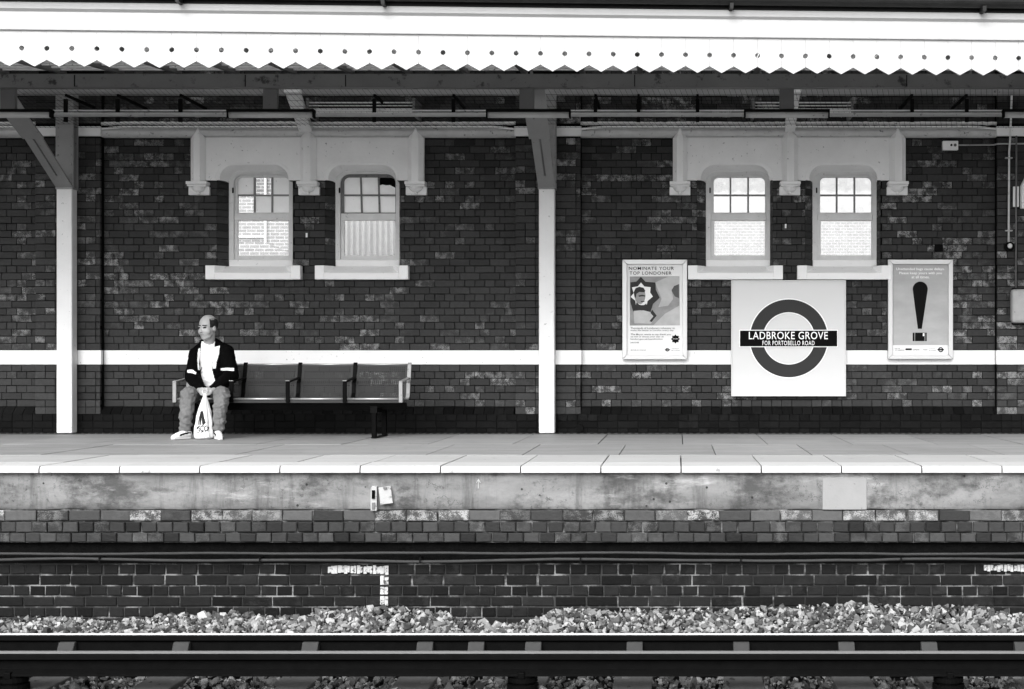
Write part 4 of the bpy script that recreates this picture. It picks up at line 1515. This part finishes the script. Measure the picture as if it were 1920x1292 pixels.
for s, xa, xb, ya, yb, mt in (('Thousands of Londoners volunteer to', 145, 680, 860, 884, 'inkg'), ('make life better in London every day', 145, 665, 890, 914, 'inkg'), ('The Mayor wants to say thank you', 145, 632, 938, 964, 'inkg'),
                              ('so tell us about your star at', 145, 545, 967, 990, 'inkg'), ('london.gov.uk/teamlondon', 145, 530, 996, 1020, 'inkg'), ('LONDONER', 145, 246, 1040, 1056, 'inkd'), ('MAYOR OF LONDON', 148, 333, 1133, 1145, 'inkg'),
                              ('Transport', 640, 730, 1116, 1130, 'inkg'), ('for London', 640, 745, 1138, 1150, 'inkg')):
    text(s, q(xa, 0)[0], q(xb, 0)[0], q(0, yb)[1], q(0, ya)[1], yl_ - .003, MT[mt], pf, .004)
st = []
for k in range(16):
    rr = 55 if k % 2 == 0 else 40
    st.append(q(687 + rr * math.cos(math.pi * k / 8), 1005 + rr * math.sin(math.pi * k / 8)))
flat('badge', st, yl_ - .001, MT['ink'], pf)
text('TEAM LONDON', q(655, 0)[0], q(720, 0)[0], q(0, 1010)[1], q(0, 996)[1], yl_ - .004, MT['paper'], pf)
c_ = q(590, 1135)
ringflat('small_ring', c_[0], c_[1], .011, .0185, yl_ - .001, MT['ink'], pf, 28)
flat('small_bar', [q(560, 1141), q(620, 1141), q(620, 1129), q(560, 1129)], yl_ - .003, MT['ink'], pf)

# --- exclamation poster
pf = poster_frame(1665, 1786.5, 487, 673.5, 'framed grey poster with a big black exclamation mark made of a suitcase')
r4 = lambda x, y: (PX(1500 + x / 4.038, d), PZ(440 + y / 4.038, d))
flat('paper', rect(1673, 1779, 494, 667, d), d + .012, MT['paper'], pf)
flat('picture', [r4(704, 836), r4(1120, 836), r4(1120, 222), r4(704, 222)], yl_, MT['psky'], pf)
for s, xa, xb, ya, yb in (('Unattended bags cause delays.', 730, 1095, 250, 274), ('Please keep yours with you', 752, 1075, 281, 305), ('at all times.', 845, 981, 310, 331)):
    text(s, r4(xa, 0)[0], r4(xb, 0)[0], r4(0, yb)[1], r4(0, ya)[1], yl_ - .003, MT['enamelw'], pf, .010)
pts = [r4(911 + 57 * math.cos(t), 412 - 57 * math.sin(t)) for t in np.linspace(math.pi * -.05, math.pi * 1.05, 18)]
flat('exclamation_stroke', pts + [r4(893, 713), r4(923, 713)], yl_ - .002, MT['ink'], pf)
flat('suitcase', [r4(854, 806), r4(960, 806), r4(960, 742), r4(854, 742)], yl_ - .002, MT['ink'], pf)
flat('suitcase_trim', [r4(868, 806), r4(871, 806), r4(871, 742), r4(868, 742)], yl_ - .004, MT['inkl'], pf)
flat('suitcase_trim', [r4(945, 806), r4(948, 806), r4(948, 742), r4(945, 742)], yl_ - .004, MT['inkl'], pf)
flat('suitcase_tag', [r4(930, 768), r4(942, 768), r4(941, 746), r4(931, 746)], yl_ - .004, MT['enamelw'], pf)
for s, xa, xb, ya, yb in (('MAYOR', 720, 760, 858, 866), ('OF LONDON', 720, 788, 871, 879), ('Transport', 978, 1026, 860, 868), ('for London', 978, 1030, 873, 881), ('POLICE', 935, 965, 866, 876), ('LONDON', 858, 904, 864, 876)):
    text(s, r4(xa, 0)[0], r4(xb, 0)[0], r4(0, yb)[1], r4(0, ya)[1], yl_ - .003, MT['inkg'], pf)
flat('logo_block', [r4(800, 874), r4(847, 874), r4(847, 861), r4(800, 861)], yl_ - .001, MT['ink'], pf)
c_ = r4(1066, 871)
ringflat('small_ring', c_[0], c_[1], .016, .027, yl_ - .001, MT['ink'], pf, 28)
flat('small_bar', [r4(1042, 875), r4(1090, 875), r4(1090, 866), r4(1042, 866)], yl_ - .003, MT['ink'], pf)

# ================================================================ BENCH
bench = thing('bench', (-3.86, 15.9, 0), 'long perforated steel bench with armrests along the wall under the seated man', 'bench')
BX = [-4.984, -4.421, -3.862, -3.297, -2.742]
# profile of the perforated sheet, from the front lip of the seat to the top of the back (Y, Z)
BP = [(15.655, .392), (15.72, .386), (15.85, .372), (15.98, .368), (16.045, .385), (16.075, .43), (16.095, .54), (16.115, .552), (16.165, .728)]


def resample(prof, n):
    L = [0]
    for i in range(1, len(prof)):
        L.append(L[-1] + math.dist(prof[i], prof[i - 1]))
    out = []
    for k in range(n + 1):
        t = L[-1] * k / n
        i = min(max(j for j in range(len(L)) if L[j] <= t + 1e-9), len(prof) - 2)
        f = (t - L[i]) / (L[i + 1] - L[i])
        out.append((prof[i][0] + (prof[i + 1][0] - prof[i][0]) * f, prof[i][1] + (prof[i + 1][1] - prof[i][1]) * f))
    return out


def perforated(x0, x1, prof, nu, nv, hole=.62, rim=1):
    """sheet with a rectangular hole in every cell away from the rim"""
    m = MB()
    pr = resample(prof, nv)
    for j in range(nv):
        (ya, za), (yb, zb_) = pr[j], pr[j + 1]
        for i in range(nu):
            xa, xb = x0 + (x1 - x0) * i / nu, x0 + (x1 - x0) * (i + 1) / nu
            P = lambda s, t: (xa + (xb - xa) * s, ya + (yb - ya) * t, za + (zb_ - za) * t)
            if i < rim or i >= nu - rim or j < rim or j >= nv - rim:
                m.add([P(0, 0), P(1, 0), P(1, 1), P(0, 1)], [(0, 1, 2, 3)])
            else:
                a, b = (1 - hole) / 2, (1 + hole) / 2
                m.add([P(0, 0), P(1, 0), P(1, 1), P(0, 1), P(a, a), P(b, a), P(b, b), P(a, b)], [(0, 1, 5, 4), (1, 2, 6, 5), (2, 3, 7, 6), (3, 0, 4, 7)])
    return m


for k in range(4):
    x0, x1 = BX[k] + .022, BX[k + 1] - .022
    perforated(x0, x1, BP[4:], 25, 17).build('backrest_panel', MT['bench'], bench)
    perforated(x0, x1, BP[:5], 25, 18).build('seat_panel', MT['bench'], bench)
    MB().tube([(x0 - .02, 15.652, .388), (x1 + .02, 15.652, .388)], .011, 10).build('seat_lip', MT['benchedge'], bench, smooth=True)
    bx('seat_apron', x0 - .02, x1 + .02, 15.655, 15.667, .348, .377, MT['bench'], bench, .003)
    MB().tube([(x0 - .02, 16.167, .730), (x1 + .02, 16.167, .730)], .009, 10).build('back_lip', MT['benchedge'], bench, smooth=True)


def strap(prof, w, x, mat, name, t=.012):
    m = MB()
    for i in range(len(prof) - 1):
        (ya, za), (yb, zb_) = prof[i], prof[i + 1]
        dn = Vector((ya - yb, za - zb_)).normalized()
        nx_, nz_ = -dn.y, dn.x
        q_ = [(x - w, ya, za), (x + w, ya, za), (x + w, yb, zb_), (x - w, yb, zb_)]
        q2 = [(a, b - t * nx_ * 1.0, c - t * nz_) for a, b, c in q_]
        m.hexa(q_ + q2)
    return m.build(name, mat, bench, bevel=.003)


for k, x in enumerate(BX):
    end = k in (0, 4)
    mat = MT['steel'] if end else MT['black']
    w = .019 if end else .020
    strap([(y - .006, z + .003) for y, z in BP[4:]] + [(16.175, .742)], w, x, mat, 'back_strap')
    strap([(y, z + .004) for y, z in BP[:5]], w, x, mat, 'seat_strap')
    bx('arm_post', x - w, x + w, 15.628, 15.652, .352, .562, mat, bench, .006)
    m = MB().hexa([(x - w, 15.628, .548), (x + w, 15.628, .548), (x + w, 15.628, .566), (x - w, 15.628, .566), (x - w, 16.09, .585), (x + w, 16.09, .585), (x + w, 16.09, .600), (x - w, 16.09, .600)])
    m.build('armrest', mat, bench, bevel=.005)
    if not end:
        bx('arm_cap', x - w, x + w, 15.626, 15.640, .567, .571, MT['benchedge'], bench)
bx('support_beam', BX[0] - .01, BX[4] + .01, 15.86, 15.94, .27, .345, MT['black'], bench, .006)
for x in (-4.72, -2.995):
    m = MB()
    m.box(x - .022, x + .022, 15.56, 15.62, .002, .30)
    m.box(x - .022, x + .022, 16.10, 16.16, .002, .30)
    m.box(x - .022, x + .022, 15.56, 16.16, .255, .30)
    m.box(x - .026, x + .026, 15.54, 16.20, .0015, .012)
    m.build('leg_frame', MT['black'], bench, bevel=.004)
    bx('leg_gusset', x - .035, x + .035, 15.553, 15.562, .25, .318, MT['blackmat'], bench, .004)

# ================================================================ SEATED MAN
def W(px, py, d_):
    return Vector((PX(px, d_), d_, PZ(py, d_)))


def capsule(mb_, a, b, ra_, rb_, seg=14, rings=8):
    L = (b - a).length
    n = max(2, int(L / (min(ra_, rb_) * .35)) + 1)
    for k in range(n + 1):
        t = k / n
        r_ = ra_ + (rb_ - ra_) * t
        mb_.ell(a.lerp(b, t), (r_, r_, r_), seg, rings)


def chain(mb_, pts):
    for (a, ra_), (b, rb_) in zip(pts, pts[1:]):
        capsule(mb_, a, b, ra_, rb_)


def skinned(mb_, voxel, smooth=6, disp=0.0, dscale=20.0, squash=None):
    """union of overlapping solids as one continuous surface"""
    me = mb_.mesh('tmp', MT['skin'])
    o = bpy.data.objects.new('tmp', me)
    COL.objects.link(o)
    r_ = o.modifiers.new('r', 'REMESH')
    r_.mode = 'VOXEL'
    r_.voxel_size = voxel
    s_ = o.modifiers.new('s', 'SMOOTH')
    s_.iterations = smooth
    s_.factor = .5
    dg = bpy.context.evaluated_depsgraph_get()
    out = bpy.data.meshes.new_from_object(o.evaluated_get(dg))
    bpy.data.objects.remove(o)
    if disp:
        nr = [v.normal.copy() for v in out.vertices]
        for v, n_ in zip(out.vertices, nr):
            c = v.co
            k = mnoise.noise((c.x * dscale, c.y * dscale, c.z * dscale * 1.5)) + .5 * mnoise.noise((c.x * dscale * 2.3, c.y * dscale * 2.3, c.z * dscale * 3))
            v.co = c + n_ * (disp * k)
        out.update()
    out.materials.clear()
    return out


def facemats(me, mats, fn):
    for m_ in mats:
        me.materials.append(m_)
    for p in me.polygons:
        p.material_index = fn(p.center, p.normal)
        p.use_smooth = True


sR, eR, wR = W(424, 660, 15.97), W(434, 704, 15.86), W(403, 731, 15.56)     # the arm on the right in the photo
sL, eL, wL = W(369, 664, 15.93), W(360, 706, 15.80), W(374, 731, 15.56)
hipR, kneeR, ankR = W(411, 739, 15.97), W(415, 740, 15.46), W(409, 806, 15.43)
hipL, kneeL, ankL = W(378, 739, 15.97), W(352, 740, 15.46), W(347, 806, 15.43)
chest, belly, neck = W(396, 676, 15.97), W(394, 718, 15.94), W(391, 650, 15.93)
HC = W(389.5, 614, 15.87)
FA = R(27)
fwd = Vector((-math.sin(FA), -math.cos(FA), -.10)).normalized()
rgt = Vector((math.cos(FA), -math.sin(FA), 0))
upv = rgt.cross(fwd) * -1
if upv.z < 0:
    upv = -upv
HS = 1.05


def H(u_, v_, w_):
    return HC + (rgt * u_ + fwd * v_ + upv * w_) * HS


from mathutils import Matrix
HM = Matrix((rgt, fwd, upv)).transposed()
b_ = MB()
# head
b_.ell(H(0, -.012, .030), (.076 * HS, .094 * HS, .090 * HS), 24, 16, M=HM)
b_.ell(H(0, .020, -.030), (.066 * HS, .072 * HS, .088 * HS), 20, 14, M=HM)
b_.ell(H(0, .052, -.092), (.036, .030, .026), 14, 10, M=HM)      # chin
b_.ell(H(0, .030, -.078), (.062, .048, .040), 14, 10, M=HM)      # jaw
for s in (-1, 1):
    b_.ell(H(s * .040, .046, -.036), (.032, .034, .036), 12, 8, M=HM)     # cheek
    b_.ell(H(s * .076, -.012, -.014), (.010, .020, .030), 12, 8, M=HM)    # ear
    b_.ell(H(s * .030, .074, .020), (.024, .012, .009), 10, 6, M=HM)      # brow ridge
    b_.ell(H(s * .013, .092, -.036), (.010, .010, .009), 10, 6, M=HM)     # nostril
capsule(b_, H(0, .084, .004), H(0, .102, -.032), .010, .013)
b_.ell(H(0, .080, -.062), (.022, .012, .008), 10, 6, M=HM)
b_.ell(H(0, .076, -.073), (.018, .012, .007), 10, 6, M=HM)
chain(b_, [(H(0, -.02, -.06), .055), (neck + Vector((.002, .01, .02)), .058), (neck + Vector((0, .03, -.05)), .060)])
# trunk and limbs under the clothes
for t in range(7):
    c = neck.lerp(belly, .28 + .72 * t / 6)
    b_.ell(c + Vector((0, .03, 0)), (.12, .085, .07), 16, 10)
chain(b_, [(sR, .05), (eR, .042), (wR, .030)])
chain(b_, [(sL, .05), (eL, .042), (wL, .030)])
chain(b_, [(hipR, .075), (kneeR + Vector((0, 0, -.01)), .050), (ankR, .035)])
chain(b_, [(hipL, .075), (kneeL + Vector((0, 0, -.01)), .050), (ankL, .035)])
capsule(b_, hipR, hipL, .09, .09)
# hands closed over the neck of the bag
knot = W(384, 738, 15.47)


def hand(wr, side):
    palm = wr.lerp(knot, .60) + Vector((side * .012, 0, .006))
    capsule(b_, wr, palm, .027, .030)
    ax = (knot - wr).normalized()
    for k in range(4):        # four fingers curling round the bag's neck, index on top
        root = palm + Vector((side * .004, -.016, .024 - k * .017))
        l = (.032, .036, .034, .027)[k]
        m1 = root + Vector((-side * l * .75, -.022, -.006))
        m2 = m1 + Vector((-side * l * .55, .014, -.010))
        chain(b_, [(root, .0092), (m1, .0088), (m2, .0075)])
    th = palm + Vector((0, -.012, .030))
    chain(b_, [(th, .011), (th + Vector((-side * .022, -.022, .004)), .0095), (th + Vector((-side * .040, -.026, -.010)), .008)])


hand(wR, 1)
hand(wL, -1)
body = skinned(b_, .0048, 4)


def face_fn(c, n_):
    l = HM.transposed() @ (c - HC)
    u_, v_, w_ = l
    if v_ > .03 and abs(w_) < .14 and abs(u_) < .09:
        for s in (-1, 1):
            if ((u_ - s * .031) / .0165) ** 2 + ((w_ - .003) / .0075) ** 2 < 1:
                return 1
            if ((u_ - s * .031) / .023) ** 2 + ((w_ - .026 + .0015 * s * u_) / .0052) ** 2 < 1:
                return 1
            if ((u_ - s * .009) / .006) ** 2 + ((w_ + .046) / .004) ** 2 < 1 and v_ > .08:
                return 1
        if (u_ / .024) ** 2 + ((w_ + .068) / .0048) ** 2 < 1:
            return 2
    return 0


facemats(body, [MT['skin'], MT['eye'], MT['skind']], face_fn)
person = obj('person', body)
person.location = (0, 0, 0)
tag(person, 'man in a black jacket and jeans seated on the bench holding a carrier bag', 'person')

# hair: a fringe round the back and sides, thin on top
hm = MB()
hm.ell(H(0, -.018, .030), (.0805 * HS, .0955 * HS, .091 * HS), 40, 28, M=HM)
hme = hm.mesh('hair', [MT['hair'], MT['hairg']])
bm = bmesh.new()
bm.from_mesh(hme)
kill = []
for f in bm.faces:
    u_, v_, w_ = HM.transposed() @ (f.calc_center_median() - HC)
    side = abs(u_) > .035 or v_ < -.03
    keep = (side and v_ < .040 - .25 * max(0, w_ - .03) and w_ > (-.035 if v_ < -.02 else .0) and w_ < .094)
    if not keep:
        kill.append(f)
    else:
        f.material_index = 1 if w_ > .082 + .03 * mnoise.noise((u_ * 60, v_ * 60, 0)) else 0
        f.smooth = True
bmesh.ops.delete(bm, geom=kill, context='FACES')
bm.to_mesh(hme)
bm.free()
obj('hair', hme, person)

# jacket and shirt
j = MB()
for t in range(9):
    f_ = t / 8
    c = neck.lerp(belly, f_) + Vector((.004, .045, .02 - .055 * f_))
    wx = (.115, .150, .165, .168, .165, .160, .158, .160, .165)[t]
    wy = (.070, .095, .108, .115, .118, .122, .128, .132, .130)[t]
    j.ell(c, (wx, wy, .07), 20, 12)
j.ell(neck + Vector((0, .015, .018)), (.074, .070, .045), 20, 12)
j.ell(W(394, 736, 15.96), (.165, .14, .06), 20, 12)
chain(j, [(neck + Vector((.06, .05, .015)), .050), (sR, .078), (eR, .072), (wR + Vector((0, .03, .004)), .052)])
chain(j, [(neck + Vector((-.06, .05, .005)), .048), (sL, .074), (eL, .068), (wL + Vector((0, .03, .004)), .050)])
chain(j, [(neck + Vector((.055, .03, .035)), .030), (neck + Vector((.02, .075, .050)), .030), (neck + Vector((-.05, .03, .030)), .028)])
jm = skinned(j, .0052, 7, .006, 14)
shirt_poly = [(378, 640), (403, 640), (402, 655), (397.5, 660), (397, 690), (401, 706), (403, 714), (396, 722), (391, 726), (385, 724), (378, 708), (375, 694), (374.5, 670), (376, 655)]
panR = [(402.5, 651), (412.5, 648.5), (411, 662), (406, 678), (404.5, 691), (398.5, 692), (398, 660)]
panL = [(371.5, 655), (375.5, 653.5), (374.5, 668), (372.5, 682), (374, 694), (370.5, 694), (369.5, 675)]
strR = [(413.5, 690), (438.5, 690.5), (438.5, 696), (413.5, 694.5)]
strL = [(352, 694), (361, 693.5), (368, 699), (367, 703), (360, 700.5), (352, 699)]


def inside(px, py, poly):
    r_ = False
    j_ = len(poly) - 1
    for i_ in range(len(poly)):
        xi, yi = poly[i_]
        xj, yj = poly[j_]
        if (yi > py) != (yj > py) and px < (xj - xi) * (py - yi) / (yj - yi) + xi:
            r_ = not r_
        j_ = i_
    return r_


def jack_fn(c, n_):
    if n_.y > .15:
        return 0
    px, py = CX + c.x * FPX / c.y, CY - (c.z - CH) * FPX / c.y
    if inside(px, py, shirt_poly):
        return 2
    for p_ in (panR, panL, strR, strL):
        if inside(px, py, p_):
            return 1
    return 0


facemats(jm, [MT['jacket'], MT['wcloth'], MT['wcloth']], jack_fn)
jc = obj('jacket', jm, person)
# the shirt is its own piece: lift its faces out of the jacket
bm = bmesh.new()
bm.from_mesh(jm)
bm2 = bm.copy()
bmesh.ops.delete(bm, geom=[f for f in bm.faces if f.material_index == 2], context='FACES')
# the jacket's edges stand a little proud of the shirt
for v in bm.verts:
    v.co += v.normal * .005
bmesh.ops.delete(bm2, geom=[f for f in bm2.faces if f.material_index != 2], context='FACES')
bm.to_mesh(jm)
me2 = bpy.data.meshes.new('t_shirt')
bm2.to_mesh(me2)
for m_ in (MT['jacket'], MT['wcloth'], MT['wcloth']):
    me2.materials.append(m_)
obj('t_shirt', me2, person)
bm.free()
bm2.free()
so = jc.modifiers.new('solid', 'SOLIDIFY')
so.thickness = .008
so.offset = -1

# jeans
t_ = MB()
chain(t_, [(hipR + Vector((0, 0, .01)), .098), (hipR.lerp(kneeR, .5), .090), (kneeR + Vector((0, .012, -.004)), .079), (kneeR.lerp(ankR, .5) + Vector((.0, 0, 0)), .068), (ankR + Vector((.004, .01, .02)), .057)])
chain(t_, [(hipL + Vector((0, 0, .01)), .098), (hipL.lerp(kneeL, .5), .090), (kneeL + Vector((0, .012, -.004)), .079), (kneeL.lerp(ankL, .5), .067), (ankL + Vector((-.004, .01, .02)), .058)])
capsule(t_, hipR, hipL, .105, .105)
tm = skinned(t_, .006, 5, .012, 15)
tn_ = [v_.normal.copy() for v_ in tm.vertices]
for v_, nn_ in zip(tm.vertices, tn_):      # creases: rings of slack cloth at the ankles and behind the knees, drag lines on the shins
    c = v_.co
    low = max(0, 1 - abs(c.z - .15) / .13)
    kn = max(0, 1 - abs(c.z - .44) / .08)
    ph = 2.2 * mnoise.noise((c.x * 9, c.y * 9, c.z * 6)) + c.x * 14
    v_.co = c + nn_ * (.0050 * low * math.sin(c.z * 105 + ph * 2.4) + .0045 * kn * math.sin(c.z * 85 + c.x * 60 + ph * 2) + .0012 * math.sin((c.x + c.z * .35) * 90 + ph * 3))
tm.update()
facemats(tm, [MT['jeans']], lambda c, n_: 0)
obj('jeans', tm, person)

# trainers
def shoe(heel, toe, side):
    s_ = MB()
    up = Vector((0, 0, 1))
    ax = toe - heel
    chain(s_, [(heel + up * .045, .040), (heel.lerp(toe, .35) + up * .046, .040), (heel.lerp(toe, .7) + up * .032, .037), (toe + up * .022, .026)])
    capsule(s_, heel + up * .080, heel + up * .05, .036, .042)
    sm = skinned(s_, .0065, 3)
    for v in sm.vertices:
        v.co.z = max(v.co.z, .012)
    sm.update()
    a = ax.normalized()
    sd = Vector((a.y, -a.x, 0))

    def fn(c, n_):
        r_ = c - heel
        f_ = r_.dot(a) / ax.length
        z_ = r_.z
        if abs(n_.z) < .8 and .0 < f_ < .75 and abs(z_ - (.062 - .040 * f_ ** 2)) < .0085:
            return 1
        return 0
    facemats(sm, [MT['shoe'], MT['blackmat']], fn)
    o = obj('trainer', sm, person)
    sole = MB()
    for t in range(9):
        sole.ell(heel.lerp(toe, t / 8) + up * .010, (.040 - .012 * (t / 8) ** 3, .040 - .012 * (t / 8) ** 3, .010), 12, 6)
    sl_ = skinned(sole, .006, 2)
    facemats(sl_, [MT['stone']], lambda c, n_: 0)
    obj('sole', sl_, o)
    sock = MB()
    capsule(sock, heel + up * .07, heel + up * .14 + Vector((0, .01, 0)), .038, .040)
    sk = skinned(sock, .008, 2)
    facemats(sk, [MT['black']], lambda c, n_: 0)
    obj('sock', sk, person)


G = lambda px, d_: Vector((PX(px, d_), d_, 0))
shoe(G(352, 15.46), G(325, 15.27), -1)
shoe(G(407, 15.47), G(413, 15.24), 1)

# ================================================================ CARRIER BAG
yb_ = 15.40
bagp = [(384, 737, .010, .012), (384, 746, .020, .018), (383.5, 757, .040, .035), (383, 770, .058, .055), (382.5, 785, .074, .075), (382, 800, .084, .088), (382, 813, .090, .092), (382, 820, .086, .088), (382, 823, .070, .070)]
v, f, n, NR = [], [], 64, 34
for ii in range(NR + 1):
    s_ = ii / NR * (len(bagp) - 1)
    i0 = min(int(s_), len(bagp) - 2)
    t = s_ - i0
    px, py, rx, ry = [bagp[i0][q_] + (bagp[i0 + 1][q_] - bagp[i0][q_]) * t for q_ in range(4)]
    for k in range(n):
        a = 2 * math.pi * k / n
        ca, sa = math.cos(a), math.sin(a)
        fo = 1 + (.10 * math.sin(a * 5 + s_ * .3) + .06 * math.sin(a * 9 - s_ * .6)) * (1 - .5 * s_ / 8)
        sq = 1 / max(abs(ca), abs(sa)) ** (.35 * s_ / 8)
        yy = 15.47 - .055 * min(1, s_ / 4)
        z = PZ(py, 15.42)
        cr = 1 + min(1, s_ / 3) * (.085 * abs(mnoise.noise((ca * 2.1, sa * 2.1, z * 9))) + .05 * abs(mnoise.noise((ca * 5 + 3, sa * 5, z * 22))) - .05)
        v.append((PX(px, yy) + rx * ca * fo * sq * cr + .006 * mnoise.noise((0, 3, z * 14)), yy + ry * sa * fo * sq * cr, max(.004, z)))
for i in range(NR):
    for k in range(n):
        f.append((i * n + k, i * n + (k + 1) % n, (i + 1) * n + (k + 1) % n, (i + 1) * n + k))
f.append(tuple(range(n)))
f.append(tuple(NR * n + k for k in range(n - 1, -1, -1)))
bag = thing('carrier_bag', (PX(382, 15.42), 15.42, .004), 'white plastic carrier bag standing between the feet of the seated man', 'bag')
sack = MB().add(v, f).build('sack', MT['bag'], bag, smooth=True)
ss = sack.modifiers.new('sub', 'SUBSURF')
ss.levels = ss.render_levels = 1
# printing wrapped onto the bag by projecting flat outlines onto its surface
dg = bpy.context.evaluated_depsgraph_get()
dg.update()
from mathutils.bvhtree import BVHTree
bvh = BVHTree.FromObject(sack.evaluated_get(dg), dg)
wloc = world_loc(sack)


def print_on(name, polys, mat):
    m = MB()
    for poly in polys:
        m.prism_xz(poly, 0, .001)
    me = m.mesh(name, mat)
    bm = bmesh.new()
    bm.from_mesh(me)
    bmesh.ops.triangulate(bm, faces=bm.faces)
    bmesh.ops.subdivide_edges(bm, edges=[e for e in bm.edges if e.calc_length() > .015], cuts=2, use_grid_fill=True)
    for vt in bm.verts:
        h = bvh.ray_cast(Vector((vt.co.x, 14.5, vt.co.z)) - wloc, Vector((0, 1, 0)))
        vt.co.y = (h[0].y + wloc.y if h[0] is not None else 15.35) - .004
    bm.to_mesh(me)
    bm.free()
    return obj(name, me, bag)


bp = lambda x, y: (PX(300 + x / 4.785, 15.34), PZ(570 + y / 4.785, 15.34))
print_on('printed_stripes', [[bp(352, 965), bp(376, 960), bp(412, 1065), bp(385, 1095), bp(372, 1020), bp(368, 1085), bp(354, 1085)], [bp(338, 1080), bp(350, 985), bp(356, 990), bp(346, 1090)]], MT['inkd'])
t3 = text('SCO', bp(345, 0)[0], bp(432, 0)[0], bp(0, 1142)[1], bp(0, 1090)[1], 15.30, MT['ink'], bag, .015)
for vt in t3.data.vertices:
    h = bvh.ray_cast(Vector((vt.co.x, 14.5, vt.co.z)) - wloc, Vector((0, 1, 0)))
    vt.co.y = (h[0].y + wloc.y if h[0] is not None else 15.35) - .004
print_on('printed_dashes', [[bp(335, 1150), bp(358, 1142), bp(358, 1150), bp(335, 1158)], [bp(370, 1148), bp(395, 1138), bp(395, 1146), bp(370, 1156)], [bp(405, 1140), bp(430, 1126), bp(430, 1134), bp(405, 1148)], [bp(328, 1110), bp(343, 1095), bp(346, 1112), bp(330, 1130)]], MT['inkd'])
# handles gathered in the hands
hd = MB()
for s in (-1, 1):
    hd.tube([tuple(W(384 + s * 2, 741, 15.47)), tuple(W(384 + s * 5, 734, 15.46)), tuple(W(384 + s * 4, 729, 15.47)), tuple(W(384, 727, 15.48))], [.007, .005, .004, .004], 8)
hd.build('handle', MT['bag'], bag, smooth=True)
